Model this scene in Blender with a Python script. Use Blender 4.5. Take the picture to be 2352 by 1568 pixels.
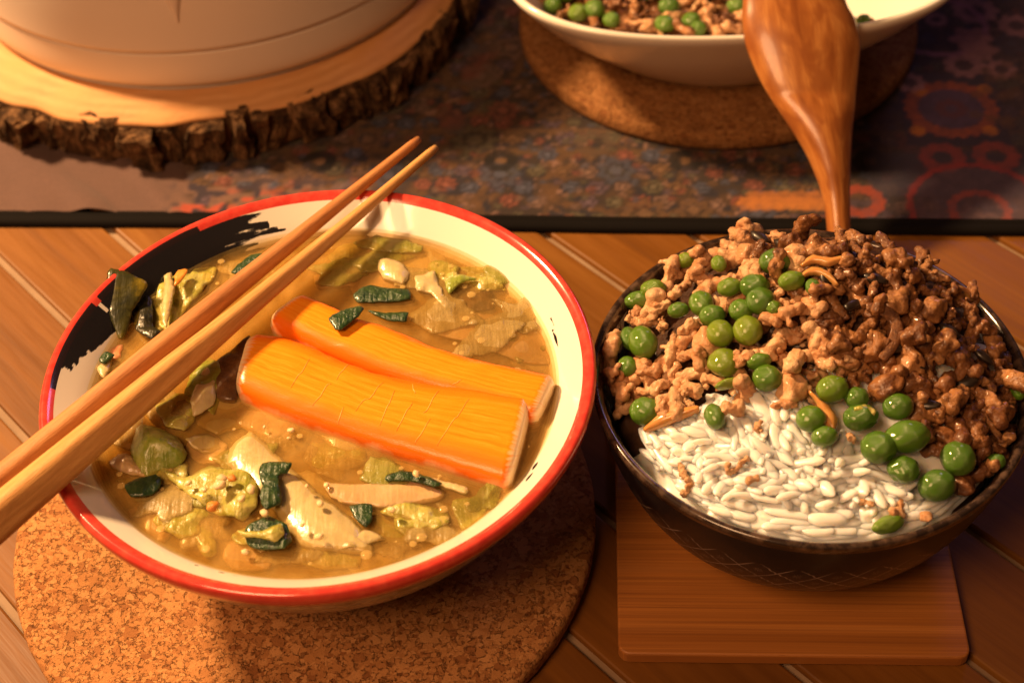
import bpy, bmesh, math, random
import numpy as np
from mathutils import Vector, Matrix, Euler
from mathutils.geometry import delaunay_2d_cdt
random.seed(7); rng = np.random.default_rng(7)
for o in list(bpy.data.objects): bpy.data.objects.remove(o)
S = bpy.context.scene
COL = S.collection

# ------------------------------------------------------------------ camera
F_PX, PITCH, ROLL, CAM_H = 1569.64, 0.79455, -0.04651, 0.49625
cp, sp = math.cos(PITCH), math.sin(PITCH)
FW = np.array([0, cp, -sp]); _r = np.array([1., 0, 0]); _u = np.cross(_r, FW)
RT = math.cos(ROLL)*_r + math.sin(ROLL)*_u; UP = -math.sin(ROLL)*_r + math.cos(ROLL)*_u
cd = bpy.data.cameras.new('camera'); cam = bpy.data.objects.new('camera', cd); COL.objects.link(cam)
cam.matrix_world = Matrix(((RT[0], UP[0], -FW[0], 0), (RT[1], UP[1], -FW[1], 0), (RT[2], UP[2], -FW[2], CAM_H), (0, 0, 0, 1)))
cd.sensor_width = 36; cd.lens = F_PX*36/1024; cd.clip_start = 0.02; cd.clip_end = 20
cd.dof.use_dof = True; cd.dof.focus_distance = 0.575; cd.dof.aperture_fstop = 10.0
S.camera = cam

# ------------------------------------------------------------------ world, lamps, exposure
W = bpy.data.worlds.new('World'); S.world = W; W.use_nodes = True
W.node_tree.nodes['Background'].inputs[0].default_value = (1.0, 0.50, 0.25, 1)
W.node_tree.nodes['Background'].inputs[1].default_value = 0.045
def lamp(name, kind, loc, col, power, size, target=None):
    l = bpy.data.lights.new(name, kind); l.color = col; l.energy = power
    if kind == 'AREA': l.shape = 'DISK'; l.size = size
    else: l.shadow_soft_size = size
    o = bpy.data.objects.new(name, l); COL.objects.link(o); o.location = loc
    if target: o.rotation_euler = (Vector(target)-Vector(loc)).to_track_quat('-Z', 'Y').to_euler()
    return o
lamp('table_lamp', 'POINT', (-0.80, 0.86, 0.92), (1.0, 0.60, 0.28), 122, 0.08)
lamp('ceiling_lamp', 'AREA', (-0.50, -0.22, 1.05), (1.0, 0.52, 0.24), 8, 0.5, (0.05, .5, 0))
lamp('dusk_window', 'AREA', (0.75, 1.75, 0.9), (0.80, 0.48, 1.0), 0.9, 0.3, (0.1, .5, 0))
S.view_settings.view_transform = 'Standard'; S.view_settings.look = 'None'
S.view_settings.exposure = 0.38; S.view_settings.gamma = 1
S.render.engine = 'CYCLES'; S.cycles.use_denoising = True
S.cycles.max_bounces = 8; S.cycles.transparent_max_bounces = 16

# ------------------------------------------------------------------ helpers
KX = 2352/1024
def at(x, y, z):
    """a point of the photograph (2352 px wide) carried to the height z"""
    d = FW + (x/KX-512)/F_PX*RT + (341.4-y/KX)/F_PX*UP
    t = (z-CAM_H)/d[2]; return np.array([d[0]*t, d[1]*t, z])
z3 = lambda p: ((100+p[0]/1.568)*.5742, (700+p[1]/1.568)*.5742)
z4 = lambda p: ((900+p[0]/1.206)*.5742, (700+p[1]/1.206)*.5742)
z5 = lambda p: ((200+p[0]/1.12)*.5742, (1600+p[1]/1.12)*.5742)
def _h(ix, iy, iz, seed):
    n = (ix*374761393 + iy*668265263 + iz*2147483647 + seed*974634777) & 0xffffffff
    n = ((n ^ (n >> 13))*1274126177) & 0xffffffff
    return ((n ^ (n >> 16)) & 0xffff)/65535.0
def vn(P, scale, seed=0, octv=1):
    """value noise -1..1 on an (n,3) array"""
    P = np.asarray(P, float); out = 0; amp = 1; tot = 0
    for k in range(octv):
        Q = P*scale*(2**k); I = np.floor(Q).astype(np.int64); f = Q-I; f = f*f*(3-2*f); r = 0
        for dx in (0, 1):
            for dy in (0, 1):
                for dz in (0, 1):
                    w = np.where(dx, f[..., 0], 1-f[..., 0])*np.where(dy, f[..., 1], 1-f[..., 1])*np.where(dz, f[..., 2], 1-f[..., 2])
                    r = r + w*_h(I[..., 0]+dx, I[..., 1]+dy, I[..., 2]+dz, seed+k*17)
        out = out + amp*(r*2-1); tot += amp; amp *= .5
    return out/tot
def new_mesh(name, V, Fc, smooth=True, mats=()):
    me = bpy.data.meshes.new(name); me.from_pydata([tuple(map(float, v)) for v in V], [], [tuple(map(int, f)) for f in Fc])
    if smooth: me.polygons.foreach_set('use_smooth', [True]*len(me.polygons))
    for m in mats: me.materials.append(m)
    me.update(); return me
def link(name, me, parent=None, loc=None):
    o = bpy.data.objects.new(name, me); COL.objects.link(o)
    if parent is not None: o.parent = parent
    if loc is not None: o.location = loc
    return o
def tag(o, label=None, cat=None, group=None, kind=None):
    for k, v in (('label', label), ('category', cat), ('group', group), ('kind', kind)):
        if v: o[k] = v
    return o
def empty(name, label, cat, loc=(0, 0, 0), group=None):
    o = bpy.data.objects.new(name, None); COL.objects.link(o); o.location = loc; o.empty_display_size = .01
    return tag(o, label, cat, group)
def grid(P, cu=False, cv=False):
    """faces of a (m,n,3) grid of points"""
    m, n = P.shape[:2]; idx = np.arange(m*n).reshape(m, n)
    a = idx if cu else idx[:-1]; b = np.roll(idx, -1, 0) if cu else idx[1:]
    if cv: q = [a, b, np.roll(b, -1, 1), np.roll(a, -1, 1)]
    else: q = [a[:, :-1], b[:, :-1], b[:, 1:], a[:, 1:]]
    return np.stack([x.ravel() for x in q], 1)
def lathe_pts(prof, seg):
    prof = np.array(prof); th = np.linspace(0, 2*np.pi, seg, endpoint=False)
    return np.stack([prof[:, None, 0]*np.cos(th), prof[:, None, 0]*np.sin(th), np.repeat(prof[:, 1:2], seg, 1)], 2)
def resample(prof, step):
    """smooth curve through profile points, about even step"""
    p = np.array(prof, float); out = []
    for i in range(len(p)-1):
        p0 = p[max(i-1, 0)]; p1 = p[i]; p2 = p[i+1]; p3 = p[min(i+2, len(p)-1)]
        n = max(1, int(np.hypot(*(p2-p1)[:2])/step))
        for t in np.arange(n)/n:
            out.append(.5*(2*p1+(p2-p0)*t+(2*p0-5*p1+4*p2-p3)*t*t+(3*p1-p0-3*p2+p3)*t**3))
    out.append(p[-1]); return np.array(out)
def fattr(me, name, vals):
    a = me.attributes.new(name, 'FLOAT', 'POINT'); a.data.foreach_set('value', np.asarray(vals, np.float32))
def cattr(me, name, rgb):
    a = me.attributes.new(name, 'FLOAT_COLOR', 'POINT')
    a.data.foreach_set('color', np.c_[rgb, np.ones(len(rgb))].astype(np.float32).ravel())
def flatten(me): return me

# ------------------------------------------------------------------ materials
class Mt:
    def __init__(s, name, base=(.5, .5, .5), rough=.5, **kw):
        s.m = bpy.data.materials.new(name); s.m.use_nodes = True; s.t = s.m.node_tree; s.b = s.t.nodes['Principled BSDF']
        s.b.inputs['Base Color'].default_value = (*base, 1); s.b.inputs['Roughness'].default_value = rough
        for k, v in kw.items(): s.set(k, v)
    def set(s, k, v):
        k = {'coat': 'Coat Weight', 'coatr': 'Coat Roughness', 'sss': 'Subsurface Weight', 'sssr': 'Subsurface Radius', 'ssss': 'Subsurface Scale', 'spec': 'Specular IOR Level', 'sheen': 'Sheen Weight', 'trans': 'Transmission Weight', 'alpha': 'Alpha', 'ior': 'IOR'}.get(k, k)
        s.b.inputs[k].default_value = v
    def n(s, typ, **kw):
        nd = s.t.nodes.new(typ)
        for k, v in kw.items(): setattr(nd, k, v)
        return nd
    def put(s, sock, v):
        if hasattr(v, 'is_linked'): s.t.links.new(v, sock)
        else: sock.default_value = (*v, 1) if isinstance(v, tuple) and len(v) == 3 and sock.type == 'RGBA' else v
    def math(s, op, a, b=0., c=0.):
        nd = s.n('ShaderNodeMath', operation=op)
        for i, v in enumerate((a, b, c)): s.put(nd.inputs[i], v)
        return nd.outputs[0]
    def obj(s): return s.n('ShaderNodeTexCoord').outputs['Object']
    def rand(s): return s.n('ShaderNodeObjectInfo').outputs['Random']
    def attr(s, name, out='Fac'): return s.n('ShaderNodeAttribute', attribute_name=name).outputs[out]
    def mapv(s, vec, scale=(1, 1, 1), loc=(0, 0, 0), rot=(0, 0, 0)):
        nd = s.n('ShaderNodeMapping'); s.put(nd.inputs['Vector'], vec); nd.inputs['Scale'].default_value = scale
        nd.inputs['Location'].default_value = loc; nd.inputs['Rotation'].default_value = rot; return nd.outputs[0]
    def rvec(s, vec):
        """shift a texture by the object's own random number"""
        nd = s.n('ShaderNodeVectorMath', operation='ADD'); s.put(nd.inputs[0], vec)
        cb = s.n('ShaderNodeCombineXYZ')
        for i, k in enumerate((13.1, 7.7, 3.3)): s.put(cb.inputs[i], s.math('MULTIPLY', s.rand(), k))
        s.put(nd.inputs[1], cb.outputs[0]); return nd.outputs[0]
    def noise(s, vec, scale, detail=4, rough=.55, dist=0, out='Fac'):
        nd = s.n('ShaderNodeTexNoise'); s.put(nd.inputs['Vector'], vec); nd.inputs['Scale'].default_value = scale
        nd.inputs['Detail'].default_value = detail; nd.inputs['Roughness'].default_value = rough; nd.inputs['Distortion'].default_value = dist
        return nd.outputs[out]
    def vor(s, vec, scale, feature='F1', out='Distance', rnd=1.):
        nd = s.n('ShaderNodeTexVoronoi', feature=feature); s.put(nd.inputs['Vector'], vec); nd.inputs['Scale'].default_value = scale
        nd.inputs['Randomness'].default_value = rnd; return nd.outputs[out]
    def ramp(s, f, stops, interp='LINEAR'):
        nd = s.n('ShaderNodeValToRGB'); s.put(nd.inputs[0], f); e = nd.color_ramp.elements; nd.color_ramp.interpolation = interp
        while len(e) < len(stops): e.new(.5)
        for i, (p, c) in enumerate(stops):
            e[i].position = p; e[i].color = (*c, 1) if isinstance(c, tuple) else (c, c, c, 1)
        return nd.outputs[0]
    def mix(s, f, a, b, mode='MIX'):
        nd = s.n('ShaderNodeMix', data_type='RGBA', blend_type=mode); s.put(nd.inputs[0], f); s.put(nd.inputs[6], a); s.put(nd.inputs[7], b); return nd.outputs[2]
    def rng(s, f, a, b, c=0., d=1.):
        nd = s.n('ShaderNodeMapRange'); s.put(nd.inputs[0], f)
        for i, v in enumerate((a, b, c, d)): nd.inputs[i+1].default_value = v
        return nd.outputs[0]
    def col(s, v): s.put(s.b.inputs['Base Color'], v); return s
    def rough(s, v): s.put(s.b.inputs['Roughness'], v); return s
    def bump(s, h, strength=.5, dist=.001):
        nd = s.n('ShaderNodeBump'); s.put(nd.inputs['Height'], h); nd.inputs['Strength'].default_value = strength; nd.inputs['Distance'].default_value = dist
        s.put(s.b.inputs['Normal'], nd.outputs[0]); return s

def wood(name, dark, mid, light, stretch, scale, rough=.4, coat=0., bump=.15, fine=12):
    m = Mt(name, mid, rough, coat=coat, coatr=.15)
    v = m.rvec(m.mapv(m.obj(), stretch))
    a = m.noise(v, scale, 5, .6, .8); b = m.noise(v, scale*fine, 3, .7)
    c = m.ramp(a, [(.25, dark), (.5, mid), (.75, light)])
    c = m.mix(m.rng(b, .35, .6, .28, 0.), c, dark)
    m.col(c); m.rough(m.rng(b, .3, .7, rough-.08, rough+.12)); m.bump(b, bump, .0006); return m
# table planks (long axis = local x)
M_plank = wood('varnished_plank', (.095, .033, .005), (.19, .071, .0105), (.25, .104, .017), (1.1, 17, 17), 2.0, .46, .03, .2, 8); M_plank.set('spec', .25)
_v = M_plank.rand()
M_groove = Mt('groove_filler', (.38, .27, .18), .8); M_groove.col(M_groove.mix(M_groove.noise(M_groove.obj(), 60), (.17, .10, .055), (.36, .25, .16)))
# cork
def cork_mat(name, tint=1., sc=1.):
    m = Mt(name, (.4, .2, .1), .85, spec=.15); o = m.obj()
    w = m.n('ShaderNodeVectorMath', operation='ADD'); m.put(w.inputs[0], o)
    nz = m.noise(o, 420*sc, 4, .65, 0, 'Color'); s2 = m.n('ShaderNodeVectorMath', operation='SCALE'); m.put(s2.inputs[0], nz); s2.inputs['Scale'].default_value = .0032/sc
    m.put(w.inputs[1], s2.outputs[0]); w = w.outputs[0]
    def cells(k, loc):
        q = m.n('ShaderNodeSeparateColor'); v_ = m.mapv(w, (1, 1, 1), loc); m.put(q.inputs[0], m.vor(v_, k*sc, out='Color')); return q.outputs[0], q.outputs[1], m.vor(v_, k*sc, 'DISTANCE_TO_EDGE')
    a1, a2, ae = cells(620, (0, 0, 0)); b1, b2, be = cells(270, (.013, .021, 0))
    isb = m.rng(b2, .62, .66); cc = m.n('ShaderNodeMix', data_type='FLOAT'); m.put(cc.inputs[0], isb); m.put(cc.inputs[2], a1); m.put(cc.inputs[3], b1)
    c = m.ramp(cc.outputs[0], [(0, (0.276*tint, 0.105*tint, 0.033*tint)), (.2, (0.432*tint, 0.189*tint, 0.063*tint)), (.6, (0.534*tint, 0.248*tint, 0.086*tint)), (1, (0.626*tint, 0.311*tint, 0.119*tint))])
    fine = m.noise(o, 1900*sc, 4, .7); mid = m.noise(o, 520*sc, 4, .65)
    c = m.mix(m.rng(fine, .35, .65, .35, 0.), c, (.30*tint, .12*tint, .05*tint))
    ed = m.n('ShaderNodeMix', data_type='FLOAT'); m.put(ed.inputs[0], isb); m.put(ed.inputs[2], ae); m.put(ed.inputs[3], be)
    gap = m.math('MULTIPLY', m.rng(ed.outputs[0], .02, .11, 1, 0), m.rng(mid, .50, .58)); pit = m.rng(m.noise(m.mapv(o, (1, 1, 1), (3, 1, 0)), 300*sc, 4, .65), .62, .68)
    gap = m.math('MAXIMUM', gap, pit); c = m.mix(m.math('MULTIPLY', gap, .45), c, (.07, .022, .009)); m.col(c)
    hgt = m.math('ADD', m.math('MULTIPLY', m.math('SUBTRACT', 1., gap), .9), m.math('ADD', m.math('MULTIPLY', a2, .3), m.math('MULTIPLY', fine, .45)))
    m.bump(hgt, .9, .0009); return m
M_cork = cork_mat('cork', .98); M_cork2 = cork_mat('fine_cork', .66, 1.25)
# bamboo
M_bamboo = Mt('bamboo', (.4, .17, .05), .42, coat=.15, coatr=.25); o = M_bamboo.obj()
st = M_bamboo.noise(M_bamboo.mapv(o, (6, 900, 60)), 1., 4, .65, .2); st2 = M_bamboo.noise(M_bamboo.mapv(o, (1.2, 130, 10)), 1., 2, .5)
M_bamboo.col(M_bamboo.mix(M_bamboo.rng(st, .3, .62, .75, 0.), M_bamboo.ramp(st2, [(.3, (.36, .125, .022)), (.5, (.47, .175, .035)), (.7, (.55, .22, .05))]), (.22, .075, .02))); M_bamboo.bump(st, .25, .0004)
# woods
M_chop_a = wood('reddish_chopstick_wood', (.28, .10, .028), (.50, .21, .068), (.60, .29, .10), (6, 70, 70), 4, .5, .03, .4, 8)
M_chop_b = wood('pale_chopstick_wood', (.38, .17, .045), (.60, .31, .095), (.70, .40, .14), (6, 70, 70), 4, .48, .03, .4, 8)
M_slice = Mt('cut_wood', (.6, .36, .18), .7); o = M_slice.obj()
rg = M_slice.n('ShaderNodeTexWave', wave_type='RINGS', rings_direction='Z'); M_slice.put(rg.inputs[0], o); rg.inputs['Scale'].default_value = 38; rg.inputs['Distortion'].default_value = 3; rg.inputs['Detail'].default_value = 3; rg.inputs['Detail Scale'].default_value = 1.5
M_slice.col(M_slice.mix(M_slice.rng(M_slice.noise(o, 45, 5), .35, .65), M_slice.ramp(rg.outputs['Fac'], [(0, (.46, .22, .08)), (1, (.58, .31, .13))]), (.54, .26, .09)))
M_slice.bump(M_slice.noise(o, 300, 4), .3, .001)
M_bark = Mt('bark', (.1, .06, .04), .95, spec=.15); o = M_bark.rvec(M_bark.obj())
M_bark.col(M_bark.ramp(M_bark.noise(M_bark.mapv(o, (1, 1, .35)), 170, 6, .7), [(.32, (.010, .006, .004)), (.46, (.06, .032, .016)), (.58, (.17, .09, .042)), (.72, (.42, .24, .12))])); M_bark.bump(M_bark.noise(M_bark.mapv(o, (1, 1, .3)), 260, 6, .7), .9, .003)
M_spoon = Mt('glossy_spoon_wood', (.4, .17, .05), .3, coat=.35, coatr=.1); o = M_spoon.obj()
uv = M_spoon.n('ShaderNodeUVMap').outputs[0]; v = M_spoon.mapv(uv, (1.6, 7, 1)); a = M_spoon.noise(v, 1.1, 4, .5, .5); b = M_spoon.noise(M_spoon.mapv(uv, (5, 110, 1)), 1., 3, .6)
big = M_spoon.noise(M_spoon.mapv(uv, (3.2, 4, 1), (.3, .2, 0)), 1., 2, .5, .5)
c = M_spoon.ramp(a, [(.3, (.20, .058, .012)), (.48, (.38, .135, .030)), (.62, (.50, .21, .055)), (.75, (.32, .105, .022))])
c = M_spoon.mix(M_spoon.rng(big, .5, .64, 0., .75), c, (.24, .07, .016)); M_spoon.col(M_spoon.mix(M_spoon.rng(b, .42, .6, .5, 0.), c, (.25, .08, .02)))
M_spoon.bump(b, .08, .0003)
# ceramics
M_white = Mt('white_glazed_ceramic', (.80, .76, .68), .16, coat=.3, coatr=.05)
M_pot = Mt('cream_pot_glaze', (.72, .64, .55), .42, coat=.05); M_pot.col(M_pot.mix(M_pot.noise(M_pot.obj(), 14, 4), (.68, .60, .52), (.74, .66, .58)))
M_potline = Mt('pot_groove_line', (.52, .42, .32), .6)
# soup bowl: black brush mask is a smooth field on the vertices, cut by a threshold with fine noise
M_bowl_in = Mt('brushed_bowl_glaze', (.8, .77, .7), .12, coat=.5, coatr=.04); m = M_bowl_in
uv = m.n('ShaderNodeUVMap').outputs[0]
fz = m.noise(m.mapv(uv, (260, 700, 1)), 1., 3, .6)
msk = m.rng(m.math('ADD', m.attr('brush'), m.math('MULTIPLY', m.math('SUBTRACT', fz, .5), .55)), -.03, .05)
m.col(m.mix(msk, (.80, .765, .69), (.014, .013, .016)))
M_bowl_rim = Mt('red_rim_glaze', (.62, .035, .03), .16, coat=.6, coatr=.05); m = M_bowl_rim
msk = m.rng(m.math('ADD', m.attr('brush'), m.math('MULTIPLY', m.math('SUBTRACT', m.noise(m.obj(), 700, 3), .5), .3)), -.03, .05)
m.col(m.mix(msk, m.mix(m.rng(m.noise(m.obj(), 260, 4), .4, .7), (.58, .045, .035), (.66, .08, .055)), (.02, .012, .014)))
M_bowl_out = Mt('outer_brush_glaze', (.3, .2, .16), .22, coat=.4, coatr=.06); m = M_bowl_out; uv = m.n('ShaderNodeUVMap').outputs[0]
f = m.math('ADD', m.noise(m.mapv(uv, (18, 130, 1)), 1., 5, .7), m.math('MULTIPLY', m.math('SUBTRACT', m.noise(m.mapv(uv, (300, 160, 1)), 1., 3), .5), .3))
m.col(m.mix(m.math('MAXIMUM', m.rng(f, .42, .50, 1, 0), m.rng(m.attr('brush'), .3, .6)), (.50, .44, .38), (.03, .02, .022)))
# rice bowl
M_rb_out = Mt('dark_lattice_glaze', (.02, .018, .02), .35, coat=.14, coatr=.1, spec=.2); m = M_rb_out; uv = m.n('ShaderNodeUVMap').outputs[0]
sx = m.n('ShaderNodeSeparateXYZ'); m.put(sx.inputs[0], uv)
wob = m.math('MULTIPLY', m.math('SUBTRACT', m.noise(m.mapv(uv, (60, 60, 1)), 1., 2), .5), .12)
U = m.math('ADD', m.math('MULTIPLY', sx.outputs[0], 34.), wob); V = m.math('ADD', m.math('MULTIPLY', sx.outputs[1], 6.5), wob)
def lat(q): return m.math('ABSOLUTE', m.math('SUBTRACT', m.math('FRACT', q), .5))
l1 = lat(m.math('ADD', U, V)); l2 = lat(m.math('ADD', m.math('SUBTRACT', U, V), 100.))
line = m.math('MAXIMUM', m.rng(l1, .465, .492), m.rng(l2, .465, .492))
cu, cv = m.math('SUBTRACT', m.math('FRACT', m.math('ADD', U, V)), .5), m.math('SUBTRACT', m.math('FRACT', m.math('ADD', m.math('SUBTRACT', U, V), 100.)), .5)
ang = m.math('ARCTAN2', cv, cu); rad = m.math('SQRT', m.math('ADD', m.math('MULTIPLY', cu, cu), m.math('MULTIPLY', cv, cv)))
star = m.math('MULTIPLY', m.rng(m.math('ABSOLUTE', m.math('SINE', m.math('MULTIPLY', ang, 4.))), .12, .45, 1, 0), m.rng(rad, .13, .2, 1, 0))
patt = m.math('MULTIPLY', m.math('MAXIMUM', line, m.math('MULTIPLY', star, .75)), m.rng(sx.outputs[1], .80, .84, 1, 0))
patt = m.math('MULTIPLY', patt, m.rng(m.noise(m.mapv(uv, (30, 12, 1)), 1., 3), .3, .6, .45, 1.))
m.col(m.mix(patt, m.mix(m.noise(m.obj(), 60, 3), (.008, .007, .010), (.016, .012, .014)), (.40, .32, .30))); m.bump(patt, .35, .0006)
M_rb_rim = Mt('brown_rim_glaze', (.06, .035, .025), .2, coat=.6, coatr=.05); m = M_rb_rim
m.col(m.mix(m.rng(m.noise(m.obj(), 190, 5), .45, .72), (.022, .013, .010), (.13, .08, .055)))
M_rb_in = Mt('blue_and_white_glaze', (.5, .5, .5), .14, coat=.5, coatr=.05); m = M_rb_in; uv = m.n('ShaderNodeUVMap').outputs[0]
m.col(m.mix(m.rng(m.noise(m.mapv(uv, (46, 9, 1)), 1., 3, .6, 2.), .47, .53), (.62, .60, .58), (.018, .02, .04)))
# food
M_pea = Mt('wet_pea', (.12, .3, .03), .2, sss=.22, ssss=.002, coat=.6, coatr=.05); m = M_pea; m.set('sssr', (.6, 1., .2)); o = m.rvec(m.obj())
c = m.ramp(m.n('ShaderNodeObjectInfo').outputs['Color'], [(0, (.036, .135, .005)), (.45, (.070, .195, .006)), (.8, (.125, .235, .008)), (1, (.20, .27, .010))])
m.col(m.mix(m.rng(m.noise(o, 170, 4), .4, .68, 0., .5), c, (.19, .27, .035))); m.bump(m.noise(o, 240, 4, .55), .4, .0010); m.rough(m.rng(m.noise(o, 150, 3), .4, .65, .16, .42))
def meat_mat(name, stops, dark, gloss, ss):
    m = Mt(name, stops[1], gloss, sss=ss, ssss=.002, coat=.16, coatr=.16, spec=.4); m.set('sssr', (1., .5, .25)); o = m.rvec(m.obj())
    c = m.ramp(m.rand(), [(0, stops[0]), (.5, stops[1]), (1, stops[2])])
    c = m.mix(m.rng(m.noise(o, 320, 4, .6), .42, .66), c, dark); c = m.mix(m.rng(m.noise(o, 900, 2), .58, .7, 0., .5), c, stops[2])
    m.col(c); m.bump(m.noise(o, 1500, 4, .65), .8, .0009); return m
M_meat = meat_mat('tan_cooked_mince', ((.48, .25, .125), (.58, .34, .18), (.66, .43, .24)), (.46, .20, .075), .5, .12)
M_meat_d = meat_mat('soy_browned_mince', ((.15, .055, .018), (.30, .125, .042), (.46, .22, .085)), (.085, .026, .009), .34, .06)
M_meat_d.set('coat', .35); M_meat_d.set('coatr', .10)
M_char = Mt('charred_bits', (.02, .012, .008), .4, coat=.2)
M_rice = Mt('cooked_rice', (.80, .76, .68), .36, sss=1., ssss=.0045, coat=.2, coatr=.2); M_rice.set('sssr', (1., .8, .6)); m = M_rice
m.col(m.mix(m.rng(m.noise(m.rvec(m.obj()), 300, 3), .35, .7), (.88, .87, .84), (.82, .80, .75)))
M_onion = Mt('fried_onion', (.50, .24, .07), .25, sss=.4, ssss=.003, coat=.4, coatr=.1); M_onion.col(M_onion.mix(M_onion.noise(M_onion.obj(), 180, 4), (.42, .17, .045), (.60, .34, .11)))
def veg(name, a, b, c, rough=.3, ss=.3, sc=110, bump=.35):
    m = Mt(name, a, max(rough, .3), sss=ss, ssss=.003, coat=.3, coatr=.12, spec=.4); m.set('sssr', (.8, 1., .3)); o = m.rvec(m.obj())
    k = m.ramp(m.noise(o, sc, 5, .6, 1.), [(.3, a), (.5, b), (.7, c)]); m.col(k); m.bump(m.math('ADD', m.noise(o, sc*3, 4, .6), m.noise(m.mapv(o, (420, 60, 60), (0, 0, 0), (0, 0, .7)), 1., 2)), bump, .0012); return m
M_pale = veg('pale_cabbage', (.44, .34, .15), (.52, .42, .20), (.60, .50, .27), .28, .45, 70, .3)
M_ygreen = veg('yellow_green_cabbage', (.26, .26, .035), (.40, .37, .08), (.52, .45, .15), .24, .4, 110, .6)
M_green = veg('green_cabbage', (.17, .24, .03), (.27, .32, .05), (.40, .40, .10), .2, .4, 110, .6)
M_dark = veg('dark_green_leaf', (.012, .035, .012), (.022, .055, .017), (.045, .085, .025), .22, .1, 160, .7)
M_kelp = veg('kelp', (.012, .014, .006), (.045, .042, .008), (.20, .15, .012), .2, .1, 60, .3)
M_black = veg('black_wakame', (.010, .012, .007), (.018, .018, .009), (.05, .04, .015), .18, .05, 140, .6)
M_shade = veg('brown_mushroom', (.05, .022, .01), (.09, .042, .018), (.16, .08, .03), .35, .1, 120, .6)
M_tan = veg('simmered_radish', (.46, .30, .13), (.54, .37, .18), (.60, .44, .24), .28, .4, 60, .25)
M_carrot = veg('carrot', (.62, .20, .03), (.70, .25, .04), (.74, .32, .07), .25, .3, 120, .3)
M_tofu = veg('tofu_crumb', (.66, .46, .22), (.72, .54, .30), (.78, .62, .38), .3, .4, 200, .3)
M_pink = veg('pink_fish_cake', (.66, .25, .16), (.70, .30, .2), (.72, .4, .28), .3, .4, 120, .2)
# crab stick: u along, v across (0..1 over the visible top)
M_crab = Mt('crab_stick', (.85, .35, .05), .26, sss=.04, ssss=.002, coat=.2, coatr=.15); m = M_crab; m.set('sssr', (1., .5, .1)); uv = m.n('ShaderNodeUVMap').outputs[0]
sx = m.n('ShaderNodeSeparateXYZ'); m.put(sx.inputs[0], uv); vv = sx.outputs[1]
wv = m.math('ADD', vv, m.math('MULTIPLY', m.math('SUBTRACT', m.noise(m.mapv(uv, (7, 5, 1)), 1., 3), .5), .05))
fib = m.noise(m.mapv(uv, (7, 46, 1)), 1., 5, .65, .6)
strp = m.math('MULTIPLY_ADD', m.math('SINE', m.math('MULTIPLY', wv, 74.)), .05, m.math('ADD', m.math('MULTIPLY', fib, .9), .05))
c = m.ramp(strp, [(.28, (.84, .195, .004)), (.5, (.88, .275, .009)), (.72, (.90, .36, .028))])
edge = m.math('ABSOLUTE', m.math('SUBTRACT', vv, .5))
red = m.rng(m.math('ADD', edge, m.math('MULTIPLY', m.math('SUBTRACT', fib, .5), .25)), .20, .36)
c = m.mix(m.math('MULTIPLY', red, .95), c, (.84, .16, .004))
pale = m.rng(m.math('ADD', edge, m.math('MULTIPLY', m.math('SUBTRACT', m.noise(m.mapv(uv, (9, 3, 1)), 1., 4), .5), .1)), .455, .49)
eu = m.math('ABSOLUTE', m.math('SUBTRACT', sx.outputs[0], .5)); pend = m.rng(m.math('ADD', eu, m.math('MULTIPLY', m.math('SUBTRACT', m.noise(m.mapv(uv, (6, 26, 1)), 1., 3), .5), .06)), .472, .498)
m.col(m.mix(m.math('MAXIMUM', pale, pend), c, (.80, .60, .34))); m.bump(m.math('ADD', m.math('MULTIPLY', strp, .25), m.noise(m.mapv(uv, (22, 60, 1)), 1., 4)), .2, .0006)
M_cut = Mt('pale_cut_edge', (.92, .54, .12), .4, coat=.1)
# broth: thin turbid sheets below one another; each lets part of the light through
def broth_mat(name, dens, gloss, ca, cb):
    m = Mt(name); t = m.t; t.nodes.remove(m.b); out = t.nodes['Material Output']; o = m.obj()
    cl = m.math('MULTIPLY_ADD', m.noise(o, 34, 6, .62, 1.5), .65, m.math('MULTIPLY', m.noise(o, 190, 5, .7, .5), .35)); c = m.mix(m.rng(cl, .40, .60), ca, cb)
    d = m.n('ShaderNodeBsdfDiffuse'); m.put(d.inputs[0], c); tr = m.n('ShaderNodeBsdfTransparent'); tr.inputs[0].default_value = (1., .955, .83, 1)
    mx = m.n('ShaderNodeMixShader'); m.put(mx.inputs[0], m.rng(m.math('MULTIPLY_ADD', m.noise(o, 38, 5, .6, 1.), .6, m.math('MULTIPLY', m.noise(o, 240, 4, .7), .4)), .36, .64, dens*.65, min(1., dens*1.35))); m.put(mx.inputs[1], tr.outputs[0]); m.put(mx.inputs[2], d.outputs[0]); res = mx.outputs[0]
    if gloss:
        g = m.n('ShaderNodeBsdfGlossy'); g.inputs['Roughness'].default_value = .05; fr = m.n('ShaderNodeFresnel'); fr.inputs[0].default_value = 1.33
        bp = m.n('ShaderNodeBump'); m.put(bp.inputs['Height'], m.noise(o, 60, 2)); bp.inputs['Strength'].default_value = .05; bp.inputs['Distance'].default_value = .002
        m.put(g.inputs['Normal'], bp.outputs[0])
        m2 = m.n('ShaderNodeMixShader'); m.put(m2.inputs[0], fr.outputs[0]); m.put(m2.inputs[1], res); m.put(m2.inputs[2], g.outputs[0]); res = m2.outputs[0]
    m.put(out.inputs['Surface'], res); return m
BA, BB = (.47, .29, .075), (.68, .48, .18)
M_broth = [broth_mat('broth_surface', .09, True, BA, BB), broth_mat('broth_cloud', .20, False, BA, BB), broth_mat('broth_depth', .34, False, BA, BB), broth_mat('broth_bottom', .85, False, (.42, .24, .055), BB)]
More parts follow.
